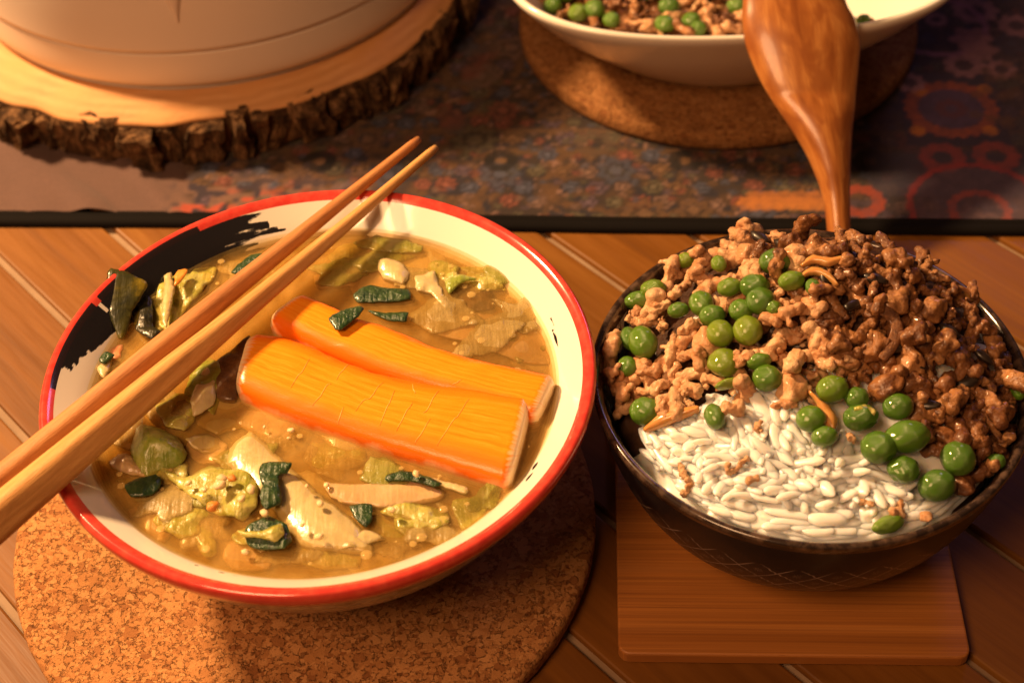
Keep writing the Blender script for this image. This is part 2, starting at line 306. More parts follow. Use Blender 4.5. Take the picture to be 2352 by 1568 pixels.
# runner cloth
M_cloth = Mt('printed_cloth', (.1, .06, .05), .85, sheen=.15, spec=.15); m = M_cloth
m.col(m.mix(m.rng(m.noise(m.obj(), 900, 3), .3, .7, .25, 0.), m.attr('print', 'Color'), (.02, .015, .015))); m.bump(m.noise(m.obj(), 1500, 2), .3, .0005)
M_hem = Mt('black_hem', (.006, .005, .005), .85, spec=.08); M_hem.bump(M_hem.noise(M_hem.obj(), 1600, 2), .3, .0005)

# ------------------------------------------------------------------ table
tbl = empty('table', 'varnished orange brown wooden table of diagonal planks under everything', 'table', (0, 0, -.03))
GA = math.radians(-49.5); gd = np.array([math.cos(GA), math.sin(GA)]); gn = np.array([-math.sin(GA), math.cos(GA)])
GS, G0, GW = .0492, .2285, .0036
def bevel_box(lx, ly, lz, bev, seg=2):
    bm = bmesh.new(); bmesh.ops.create_cube(bm, size=1); bmesh.ops.scale(bm, vec=(lx, ly, lz), verts=bm.verts)
    bmesh.ops.bevel(bm, geom=list(bm.edges), offset=bev, segments=seg, profile=.5, affect='EDGES')
    return bm
def bm_mesh(bm, name, mats, smooth=True):
    me = bpy.data.meshes.new(name); bm.to_mesh(me); bm.free()
    for q in mats: me.materials.append(q)
    if smooth: me.polygons.foreach_set('use_smooth', [True]*len(me.polygons))
    return me
pm = bm_mesh(bevel_box(1.9, GS-GW, .02, .0011), 'plank', [M_plank.m], False)
for k in range(-14, 17):
    off = G0+GS*(k+.5); p = link('plank', pm, tbl)
    c = gn*off+gd*(-.25+random.uniform(-.05, .05)); p.location = (c[0], c[1], .03-.01-random.uniform(0, .0002)); p.rotation_euler = (0, 0, GA)
gm = bm_mesh(bevel_box(1.9, 1.62, .008, .001), 'groove_bed', [M_groove.m], False)
g = link('groove_bed', gm, tbl); c = gn*(G0+GS*1.5)+gd*-.25; g.location = (c[0], c[1], -0.0028+.03-.004); g.rotation_euler = (0, 0, GA)

# ------------------------------------------------------------------ patterned runner
RA = math.atan2(-.0404, .4875); ru = np.array([math.cos(RA), math.sin(RA)]); rv = np.array([-math.sin(RA), math.cos(RA)]); RO = np.array([0, .5605])
def uvr(px, py):
    q = at(px, py, .002)[:2]-RO; return q@ru, q@rv
nu, nv = 620, 330
uu = np.linspace(-.42, .46, nu); vv_ = np.linspace(.0085, .50, nv); UU, VV = np.meshgrid(uu, vv_, indexing='ij')
P3 = np.stack([UU, VV, UU*0], 2)
def mixn(a, b, f): f = np.clip(f, 0, 1)[..., None]; return a*(1-f)+np.array(b)*f
n1 = vn(P3, 90, 1, 3); n2 = vn(P3, 190, 2, 2); n3 = vn(P3, 330, 3, 2); n4 = vn(P3, 14, 4, 2)
colr = np.zeros(UU.shape+(3,))+np.array([.040, .028, .026])
colr = mixn(colr, (.11, .060, .032), (n1*2.0+.2)); colr = mixn(colr, (.025, .022, .034), (n2-.12)*5); colr = mixn(colr, (.20, .12, .10), (n3-.30)*5*np.clip(.6+n4*1.5, 0, 1))
# bands and tile borders of the carpet-like print
for v0, w, cc in ((.058, .004, (.10, .058, .03)), (.0745, .003, (.12, .07, .04)), (.115, .003, (.10, .06, .035)), (.19, .004, (.09, .055, .05))):
    colr = mixn(colr, cc, (1-np.abs(VV-v0-.0006*n2)/w)*2*(.6+.4*n3))
def florets(cell, seed, dens, k, pal, off=0.):
    global colr
    j = np.floor(VV/cell); uo = UU/cell+.5*(j % 2)+off; i = np.floor(uo); du = (uo-i-.5)*cell; dv = (VV/cell-j-.5)*cell; ii = i.astype(np.int64); jj = j.astype(np.int64)
    hh = [_h(ii, jj, ii*0+q, seed) for q in range(5)]; du = du-(hh[0]-.5)*cell*.25; dv = dv-(hh[1]-.5)*cell*.25
    d = np.hypot(du, dv); a_ = np.arctan2(dv, du); pet = np.floor(5+hh[2]*6); rr = cell*(.30+.16*hh[3])*(1+.16*np.cos(pet*a_)); on = hh[4] < dens; pidx = np.floor(hh[2]*len(pal)).astype(int) % len(pal); pc = np.array(pal)[pidx]
    def lay(f, c):
        global colr
        f = (np.clip(f, 0, 1)*on*k)[..., None]; colr = colr*(1-f)+c*f
    e_ = .0006; lay((rr-d)/e_+.5, pc*.38); lay(np.minimum((rr*.86-d), (d-rr*.55))/e_+.5, pc); lay((rr*.32-d)/e_+.5, pc*1.25+.01)
PAL = [(.16, .10, .085), (.095, .065, .095), (.07, .075, .12), (.14, .08, .045), (.18, .065, .05), (.10, .085, .06)]
florets(.0125, 3, .85, .9, PAL); florets(.0063, 5, .5, .55, PAL, .3); florets(.027, 8, .35, .6, PAL, .2)
rgt = np.clip((UU-.16)/.03, 0, 1); colr = mixn(colr, (.052, .038, .062), rgt*(.55+.35*n1)); 
def disk(px, py, r, cc, r0=0., pet=0, amp=.12, k=1., sy=1.):
    global colr
    cu_, cv_ = uvr(px, py); du, dv = UU-cu_, (VV-cv_)/sy; d = np.hypot(du, dv); a = np.arctan2(dv, du); rr = r*(1+(amp*.6*np.cos(pet*a)+.02*n2 if pet else 0))
    f = np.clip((rr-d)/.0009+.5, 0, 1)*np.clip((d-r0*rr/r)/.0009+.5, 0, 1)*k*(.8+.35*n3); colr = mixn(colr, cc, f)
def rect(px, py, hu, hv, cc, k=1.):
    global colr
    cu_, cv_ = uvr(px, py); f = np.clip((hu-np.abs(UU-cu_))/.001, 0, 1)*np.clip((hv-np.abs(VV-cv_))/.001, 0, 1)*k; colr = mixn(colr, cc, f)
for px in (735, 1150, 1575, 2000): disk(px, 370, .0085, (.010, .008, .009), .0028); disk(px, 370, .0026, (.17, .095, .045)); 
for px in (530, 945, 1365, 1790): disk(px, 330, .010, (.09, .06, .045), .005, 8, .15, .8)
rect(2185, 250, .026, .031, (.040, .032, .060), .9)
disk(2185, 250, .0235, (.25, .075, .05), .0165, 22, .06); disk(2185, 250, .0165, (.085, .055, .11), 0, 0); disk(2185, 250, .008, (.10, .04, .06), .003, 8)
for q in ((2108, 300), (2275, 300), (2112, 210), (2262, 205)): disk(*q, .004, (.36, .14, .04))
rect(2230, 400, .05, .017, (.045, .04, .07), .7)
disk(2165, 362, .0115, (.21, .05, .055), .005, 10, .08); disk(2288, 358, .0115, (.22, .055, .055), .005, 10, .08)
disk(2250, 478, .034, (.26, .045, .05), .0305, 26, .025); disk(2250, 478, .030, (.13, .085, .115), 0, 0, 0, .55); disk(2250, 484, .015, (.26, .07, .065), .011, 16, .05)
disk(1975, 462, .012, (.30, .06, .035), .006, 12, .08)
for i in range(7): disk(1715+i*30, 468, .0050, (.42, .17, .045), 0, 6, .2, .9)
for i in range(5): disk(1735+i*34, 452, .0045, (.38, .15, .045), 0, 5, .2, .8)
for q, r in (((2240, 25), .012), ((2215, 150), .0105), ((2335, 60), .010), ((2150, 45), .006), ((2300, 160), .008), ((2090, 190), .008)): disk(*q, r, (.27, .145, .17), r*.45, 9, .15); disk(*q, r*.42, (.075, .045, .06), 0)
disk(2150, 60, .028, (.26, .125, .19), .0245, 18, .03); disk(2230, 90, .010, (.29, .15, .16), 0, 6, .3); disk(2250, 115, .009, (.26, .14, .15), 0, 5, .3)
for i in range(16):
    disk(2300+rng.uniform(-60, 60), 230+rng.uniform(-90, 60), .0035, (.11, .06, .045), 0, 5, .3, .7)
for i in range(26):
    q = (1080+rng.uniform(-60, 60), 60+rng.uniform(-60, 260)); disk(*q, rng.uniform(.003, .007), [(.10, .07, .06), (.05, .045, .06), (.14, .05, .04)][i % 3], 0, 6, .2, .6)
# faded mauve end at the left, reddish speckle where it meets the print
mv = np.clip((-.158+.010*n1-UU)/.008+.5, 0, 1); colr = mixn(colr, (.135, .082, .072), mv*.97)
tr_ = np.clip((UU+.17)/.012, 0, 1)*np.clip((-.045-UU)/.05, 0, 1)*np.clip((.042-VV)/.012, 0, 1)
colr = mixn(colr, (.17, .10, .08), tr_*np.clip((n2+.2)*3, 0, 1)*.8); colr = mixn(colr, (.34, .075, .045), tr_*np.clip((vn(P3, 150, 8, 2)-.12)*6, 0, 1)*np.clip((.03-VV)/.01, 0, 1)); colr = mixn(colr, (.04, .03, .045), tr_*np.clip((vn(P3, 210, 12)-.35)*6, 0, 1))
wr = np.clip((-.10-UU)/.06, 0, 1)
Z = .0020+.0003*n4+wr*(.0045*np.maximum(0, vn(np.stack([UU*1.0+VV*.9, VV*.25-UU*.2, UU*0], 2), 46, 21, 2)))+.0002*vn(P3, 60, 22)
PX = RO[0]+UU*ru[0]+VV*rv[0]; PY = RO[1]+UU*ru[1]+VV*rv[1]
run = empty('table_runner', 'dark cloth runner with carpet-like print and black hem across the back of the table', 'table runner', (0, .75, 0))
me = new_mesh('printed_cloth', np.stack([PX, PY-.75, Z], 2).reshape(-1, 3), grid(Z[..., None]), True, [M_cloth.m]); cattr(me, 'print', np.clip((colr*1.1)**1.12, 0, 1).reshape(-1, 3)); link('printed_cloth', me, run)
tv = np.linspace(-.0012, .0125, 26); tv = tv*.80; hz = .0006+.0030*np.sqrt(np.clip(1-((tv-.0024)/.0034)**2, 0, 1))+.0022*np.sqrt(np.clip(1-((tv-.0072)/.0027)**2, 0, 1)); hz[0] = .0003
HU, HV = np.meshgrid(np.linspace(-.42, .46, 200), tv, indexing='ij'); wv_ = .0014*vn(np.stack([HU, HU*0, HU*0], 2), 9, 3, 2)
HP = np.stack([RO[0]+HU*ru[0]+(HV+wv_)*rv[0], RO[1]-.75+HU*ru[1]+(HV+wv_)*rv[1], np.broadcast_to(hz, HU.shape)+.0001], 2)
link('hem', new_mesh('hem', HP.reshape(-1, 3), grid(HP), True, [M_hem.m]), run)

# ------------------------------------------------------------------ cork trivets
def trivet(name, label, c, R, h, mat, z0):
    prof = resample([(0, 0), (R-.002, 0), (R-.0003, .0012), (R, h*.5), (R-.0006, h-.0016), (R-.0026, h), (R-.01, h), (0, h)], .0012) if False else np.array([(.0001, 0), (R-.002, 0), (R-.0004, .001), (R, .0025), (R, h-.003), (R-.0006, h-.0014), (R-.002, h-.0003), (R-.004, h), (.0001, h)])
    seg = 220; P = lathe_pts(prof, seg); P[..., :2] *= (1+.0035*vn(P, 300, 5, 2))[..., None]; P[..., 2] += .00025*vn(P, 420, 6, 2)*(P[..., 2] > .002)
    me = new_mesh(name, P.reshape(-1, 3), grid(P, cv=True), True, [mat.m]); o = link(name, me, None, (c[0], c[1], z0)); return tag(o, label, 'trivet')
trivet('cork_trivet', 'round coarse cork trivet lying under the red rimmed soup bowl', (-.0844, .3886), .1142, .010, M_cork, .0002)
trivet('cork_trivet', 'round brown cork trivet lying under the white serving bowl at the back', (.1185, .7160), .1066, .0095, M_cork2, .0028)

# ------------------------------------------------------------------ wood slice and pot
SC, SR, SZ0, SH = (-.165, .774), .1535, .0032, .0245
ws = empty('wood_slice', 'thick round tree slice with rough dark bark under the cream pot', 'wood slice', (SC[0], SC[1], SZ0))
seg = 240; th = np.linspace(0, 2*np.pi, seg, endpoint=False); ringp = np.stack([np.cos(th), np.sin(th), th*0], 1)
wobR = SR-.0005+.0030*vn(ringp, 2.2, 3, 2)+.002*vn(ringp, 9, 4)
def sl_ring(k, z): return np.stack([wobR*k*np.cos(th), wobR*k*np.sin(th), z+0*th], 1)
P = np.stack([sl_ring(.001, 0), sl_ring(.99, 0), sl_ring(1, .002), sl_ring(1, SH-.002), sl_ring(.993, SH), sl_ring(.6, SH), sl_ring(.001, SH)])
cf = new_mesh('cut_face', P.reshape(-1, 3), grid(P, cv=True), True, [M_slice.m, M_bark.m]); cf.polygons.foreach_set('material_index', [1]*(3*240)+[0]*(3*240)); link('cut_face', cf, ws)
a = 0.; nb = 0
while a < 2*math.pi-.03:
    wdt = random.uniform(.06, .17); a2 = min(a+wdt, 2*math.pi); am = (a+a2)/2
    bm = bmesh.new(); bmesh.ops.create_cube(bm, size=1); bmesh.ops.subdivide_edges(bm, edges=bm.edges, cuts=5, use_grid_fill=True)
    r_in = np.interp(am, th, wobR)-.0035; dep = random.uniform(.006, .0145); hh = SH+random.uniform(-.005, .0012); lean = random.uniform(-.5, .5)
    hw = r_in*(a2-a)*.5*random.uniform(.80, 1.0)
    cs = np.array([v.co for v in bm.verts]); X = cs*np.array([2*hw, dep, hh])
    out = cs[:, 1]+.5; X[:, 1] = out*dep; X[:, 0] *= 1-.28*out*random.uniform(.2, 1.2); X[:, 2] = (cs[:, 2]+.5)*hh*(1-.30*out*(cs[:, 2] > 0)*random.random())
    X[:, 1] -= .004*(1-X[:, 2]/SH)*out; X[:, 0] += lean*(X[:, 2]-SH/2)*out; X[:, 1] *= 1-.35*((cs[:, 2]+.5)**2)*random.uniform(-.3, 1)
    X += np.stack([.0048*vn((X+am*7)*[1, 1, .6], 230, 31+k, 3) for k in range(3)], 1)*np.array([1, 1, .6]); X[:, 2] = np.maximum(X[:, 2], 0)
    for v, q in zip(bm.verts, X): v.co = q
    me = bm_mesh(bm, 'bark_piece', [M_bark.m], False); o = link('bark_piece', me, ws); o.location = (r_in*math.cos(am), r_in*math.sin(am), 0); o.rotation_euler = (0, 0, am-math.pi/2)
    a = a2-.004
# pot
PC = (-.1576, .777); PZ = SZ0+SH+.0003
pot = empty('ceramic_pot', 'large round cream ceramic pot standing on the tree slice', 'pot', (PC[0], PC[1], PZ))
pr = resample([(.0001, 0), (.118, 0), (.127, .0008), (.1318, .004), (.1336, .010), (.1346, .0245)], .002)
pr2 = resample([(.1352, .0258), (.1362, .045), (.1366, .062), (.1372, .088)], .003)
pr3 = resample([(.1374, .088), (.1368, .0905), (.1345, .091), (.1322, .089), (.130, .07), (.125, .02), (.1, .008), (.0001, .007)], .003)
pt = np.concatenate([pr, [(.1340, .0249), (.1340, .0254)], pr2, pr3]); P = lathe_pts(pt, 200)
link('pot_body', new_mesh('pot_body', P.reshape(-1, 3), grid(P, cv=True), True, [M_pot.m]), pot)
gr = np.array([(.1338, .02455), (.13425, .0249), (.13425, .0254), (.1338, .02575)]); P = lathe_pts(gr, 200); link('groove_line', new_mesh('groove_line', P.reshape(-1, 3), grid(P, cv=True), True, [M_potline.m]), pot)
# small pointed relief below the rim, shaped in place of a spout's shadow
lv = []; q = at(392, 0, PZ+.06); la = math.atan2(q[1]-PC[1], q[0]-PC[0])
for i in range(9):
    t = i/8; z = .044+.032*t; w = .0006+.010*t**1.2
    for j in range(7):
        s = j/6*2-1; lv.append((w*s, .1359+.0035*math.sqrt(max(0, 1-s*s))*(.3+.7*t)+t*.0012, z))
lv = np.array(lv); R_ = np.array([[math.sin(la), math.cos(la), 0], [-math.cos(la), math.sin(la), 0], [0, 0, 1]])
lg = (R_@lv.T).T; link('shadow_relief', new_mesh('shadow_relief', lg, grid(lg.reshape(9, 7, 3)), True, [M_pot.m]), pot)

# ------------------------------------------------------------------ white serving bowl
SBC, SBZ = (.1165, .7068), .0125
sb = empty('serving_bowl', 'white rounded square serving bowl with peas and mince on the back trivet', 'bowl', (SBC[0], SBC[1], SBZ))
seg = 180; th = np.linspace(0, 2*np.pi, seg, endpoint=False)
def sq(n, ax, ay): c, s = np.cos(th), np.sin(th); k = (np.abs(c/ax)**n+np.abs(s/ay)**n)**(-1/n); return np.stack([k*c, k*s], 1)
def sb_ring(f, z, nexp, lift=0.):
    q = sq(nexp, .1165*f, .1015*f); d = np.hypot(q[:, 0], q[:, 1]); return np.c_[q, z+lift*np.clip((d/d.min()-1), 0, 1)]
rings = [(.001, .002, 2), (.50, .002, 2), (.555, 0, 2), (.585, .0008, 2), (.62, .006, 2.2), (.72, .018, 2.5), (.83, .032, 2.9), (.925, .046, 3.2), (.985, .0555, 3.4), (.998, .0585, 3.4), (.994, .0602, 3.4), (.978, .0603, 3.4), (.962, .0585, 3.4), (.90, .047, 3.2), (.80, .034, 2.9), (.68, .021, 2.5), (.55, .010, 2.1), (.4, .0065, 2), (.001, .006, 2)]
rp = resample([(r[0], r[1]*8, r[2]) for r in rings], .03); P = np.stack([sb_ring(max(a_, .001), b_/8, c_, .018*max(0, b_/8/.06)**2) for a_, b_, c_ in rp])
link('bowl_body', new_mesh('bowl_body', P.reshape(-1, 3), grid(P, cv=True), True, [M_white.m]), sb)

# ------------------------------------------------------------------ soup bowl
BC = np.array([-.0702, .3936]); BZ = .0104; SOUP = .0768
bowl = empty('soup_bowl', 'white noodle bowl with red rim and black brush strokes full of miso soup', 'bowl', (BC[0], BC[1], BZ))
inner = resample([(.0953, .0744), (.0945, .0737), (.0925, .0720), (.0868, .0668), (.080, .0590), (.068, .044), (.048, .024), (.025, .012), (.0001, .009)], .0014)
rimp = resample([(.0972, .0664), (.0996, .0706), (.1004, .0738), (.1000, .0756), (.0990, .0764), (.0976, .0761), (.0964, .0753), (.0953, .0744)], .0007)
outer = resample([(.0300, .004), (.0315, 0), (.0350, 0), (.0362, .003), (.0375, .007), (.052, .0125), (.069, .0245), (.081, .0395), (.0905, .0545), (.0972, .0664)], .0018)
SEG = 720
def bowl_part(name, prof, mat, brushf=None):
    P = lathe_pts(prof, SEG); V = P.reshape(-1, 3); Fc = grid(P, cv=True); me = new_mesh(name, V, Fc, True, [mat.m])
    u_ = np.broadcast_to(np.arange(SEG)/SEG, P.shape[:2]).ravel(); v_ = np.broadcast_to(np.linspace(0, 1, len(prof))[:, None], P.shape[:2]).ravel()
    uvl = me.uv_layers.new(name='UVMap'); li = np.zeros(len(me.loops), np.int32); me.loops.foreach_get('vertex_index', li)
    uvv = np.stack([u_[li], v_[li]], 1)
    # close the seam
    pu = uvv[:, 0].reshape(-1, 4); wrap = (pu.max(1)-pu.min(1)) > .5; pu[wrap] = np.where(pu[wrap] < .5, pu[wrap]+1, pu[wrap]); uvv[:, 0] = pu.ravel()
    uvl.data.foreach_set('uv', uvv.astype(np.float32).ravel())
    if brushf is not None: fattr(me, 'brush', brushf(P).ravel())
    return me
def brush(P):
    """>0 where the glaze is painted black; angle about the bowl, depth below the rim in mm"""
    A = np.degrees(np.arctan2(P[..., 1], P[..., 0])); A = np.where(A < -90, A+360, A); d = (.0764-P[..., 2])*1000
    Q = np.stack([A*.02, d*.9, A*0], 2); streak = vn(Q, 1., 3, 3); Qs = np.stack([A*.03, d*2.2, A*0], 2); fine = vn(Qs, 1., 8, 2)
    right = 118.5-7*np.clip(streak+.1, 0, 1)*np.clip(d-1.5, 0, 4)*.9-2*fine
    left = 176-np.interp(d, [0, 1.5, 4, 6.5, 9, 14], [-6.5, 0, 2, 10, 17, 30])+.35*fine
    f = np.minimum(A-right, left-A)*.25
    def stroke(a0, a1, d0, d1, w0, w1):
        t = np.clip((A-a0)/(a1-a0), 0, 1); dc = d0+(d1-d0)*t; w = w0+(w1-w0)*t; ins = (A > min(a0, a1)) & (A < max(a0, a1))
        return np.where(ins, (w-np.abs(d-dc-.3*fine))*.7+fine*.25, -2)
    for s_ in ((119, 100.5, 1.9, 3.9, .9, .25), (118, 106, 4.3, 6.2, .8, 1.0), (121, 102, 7.0, 8.6, 1.3, .5), (121, 110, 9.5, 10.6, 1.0, .35), (120, 104, 6.0, 7.4, .6, .2), (17.6, 11, 7.2, 8.2, .3, .45), (11.5, 4.2, 8.1, 9.4, .45, .25), (15.5, 13.6, 7.0, 8.4, .25, .3), (177.5, 163, 3.4, 8.0, .25, .55), (166, 150, 7.0, 10.5, .6, 1.0)): f = np.maximum(f, stroke(*s_))
    f = np.where((np.abs(A-154.6) < .45) & (d < 5), -1, f)      # unpainted hairline
    for a_, d_, ra, rd in ((-34, 7.6, 2.0, .7), (-30, 8.6, 1.5, .8), (251, 8.2, .9, .4), (254.2, 8.8, 1.3, .5), (241, 6.6, .5, .4), (245, 8.5, .6, .35)):
        f = np.maximum(f, 1-np.hypot((A-a_)/ra, (d-d_)/rd))
    return np.clip(f, -1, 1)
link('bowl_interior', bowl_part('bowl_interior', inner, M_bowl_in, brush), bowl)
def rimbrush(P):
    f = brush(P); n = P.shape[0]; k = np.linspace(0, 1, n)[:, None]
    A = np.degrees(np.arctan2(P[..., 1], P[..., 0])); A = np.where(A < 0, A+360, A)
    low = vn(np.stack([A*.35, A*0, A*0], 2), 1., 5, 2)*.5+.05-k*5           # ragged black edge under the rim outside
    inn = np.minimum(A-123, 182-A)*.3; inn = np.where((A > 153.8) & (A < 156), -1, inn)
    return np.clip(np.maximum(low, np.where(k > .80, inn, -1)), -1, 1)
link('red_rim', bowl_part('red_rim', rimp, M_bowl_rim, rimbrush), bowl)
link('bowl_exterior', bowl_part('bowl_exterior', outer, M_bowl_out, lambda P: np.clip(vn(np.stack([np.arctan2(P[..., 1], P[..., 0])*9, P[..., 2]*160, P[..., 2]*0], 2), 1, 4, 2)+(P[..., 2]-.062)*90, -1, 1)*.8), bowl)
# broth sheets
zi = inner[::-1, 1]; ri = inner[::-1, 0]
def broth_sheet(z, mat):
    R = np.interp(z-BZ, zi, ri)+.0003; rr = np.concatenate([np.linspace(.0005, R-.0012, 26), [R-.0005, R]]); seg = 160; t = np.linspace(0, 2*np.pi, seg, endpoint=False)
    P = np.stack([rr[:, None]*np.cos(t), rr[:, None]*np.sin(t), np.repeat((z+np.where(rr > R-.0008, .0005, 0))[:, None], seg, 1)], 2)
    return P, mat
bm_parts = []; Vs = []; Fs = []; mi = []; nv0 = 0
for k, (dz, mk) in enumerate(((0, 0), (-.0010, 1), (-.0021, 1), (-.0033, 2), (-.0050, 2), (-.0080, 3), (-.013, 3))):
    P, _ = broth_sheet(SOUP+dz, mk); Vs.append(P.reshape(-1, 3)); Fc = grid(P, cv=True); Fs.append(Fc+nv0); nv0 += P.shape[0]*P.shape[1]; mi += [mk]*len(Fc)
V = np.concatenate(Vs); V[:, 2] -= SOUP; me = new_mesh('miso_broth', V, np.concatenate(Fs), True, [q.m for q in M_broth]); me.polygons.foreach_set('material_index', mi)
tag(link('miso_broth', me, None, (BC[0], BC[1], SOUP)), 'cloudy tan miso broth filling the red rimmed bowl', 'soup')

# ------------------------------------------------------------------ vegetables in the soup
def leaf(name, label, cat, pts, mat, z=.0012, amp=.0012, thick=.0006, edge=-.0010, dome=0., step=.0013, jit=.0005, freq=110, conv=None, tilt=(0, 0), group=None, base=SOUP, ew=.004, zfun=None):
    px = [conv(p) if conv else p for p in pts]; z = z-.0006 if z < .004 and mat in (M_pale, M_ygreen, M_green, M_tan) else z; amp = amp*.95; step = min(step, .0011); soft = mat in (M_pale, M_ygreen, M_tan); ef = .8 if soft else .5; ew = max(ew, .0055) if soft else ew; W3 = np.array([at(x, y, base+z) for x, y in px]); c = W3.mean(0); c[2] = base
    L = W3[:, :2]-c[:2]; n = len(L); out = []
    for i in range(n):
        p0, p1, p2, p3 = L[i-1], L[i], L[(i+1) % n], L[(i+2) % n]; k = max(1, int(np.hypot(*(p2-p1))/step))
        for t in np.arange(k)/k:
            cr = .5*(2*p1+(p2-p0)*t+(2*p0-5*p1+4*p2-p3)*t*t+(3*p1-p0-3*p2+p3)*t**3); out.append(.55*cr+.45*(p1+(p2-p1)*t))
    out = np.array(out); sd = random.randint(0, 9999); o3 = np.c_[out, out[:, 0]*0+sd]
    out = out+np.stack([vn(o3, 500, 1, 2), vn(o3, 500, 2, 2)], 1)*jit; nb_ = len(out)
    lo, hi = out.min(0), out.max(0); gx = np.arange(lo[0], hi[0], step); gy = np.arange(lo[1], hi[1], step); G = np.stack(np.meshgrid(gx, gy), 2).reshape(-1, 2)+rng.uniform(-.25, .25, (len(gx)*len(gy), 2))*step
    # keep inner points clear of the outline
    d = np.min(np.hypot(G[:, None, 0]-out[None, :, 0], G[:, None, 1]-out[None, :, 1]), 1); ins = np.zeros(len(G), bool); j = nb_-1
    for i in range(nb_):
        xi, yi, xj, yj = *out[i], *out[j]
        ins ^= ((yi > G[:, 1]) != (yj > G[:, 1])) & (G[:, 0] < (xj-xi)*(G[:, 1]-yi)/(yj-yi+1e-12)+xi); j = i
    G = G[ins & (d > step*.55)]; allp = np.concatenate([out, G])*1000
    vc, _, fc, *_r = delaunay_2d_cdt([Vector(p) for p in allp], [(i, (i+1) % nb_) for i in range(nb_)], [], 1, 1e-5)
    X = np.array([(v.x, v.y) for v in vc])/1000
    d = np.min(np.hypot(X[:, None, 0]-out[None, :, 0], X[:, None, 1]-out[None, :, 1]), 1); X3 = np.c_[X, X[:, 0]*0+sd*.01]
    e = np.clip(d/ew, 0, 1); Zt = z+amp*vn(X3, freq, 3, 2)+edge*ef*(1-e)**2+dome*(1-(1-e)**2)+X[:, 0]*tilt[0]+X[:, 1]*tilt[1]
    if zfun: Zt = Zt+zfun(X)
    top = np.c_[X, Zt]; N = len(top); bot = top-np.array([0, 0, thick])
    fcs = [tuple(f) for f in fc]; cnt = {}
    for f in fcs:
        for i in range(len(f)):
            ed = (f[i], f[(i+1) % len(f)]); cnt[tuple(sorted(ed))] = cnt.get(tuple(sorted(ed)), [])+[ed]
    F2 = fcs+[tuple(N+i for i in f[::-1]) for f in fcs]+[(b_, a_, a_+N, b_+N) for k, l in cnt.items() if len(l) == 1 for a_, b_ in l]
    me = new_mesh(name, np.r_[top, bot], F2, True, [mat.m]); return tag(link(name, me, None, c), label, cat, group)
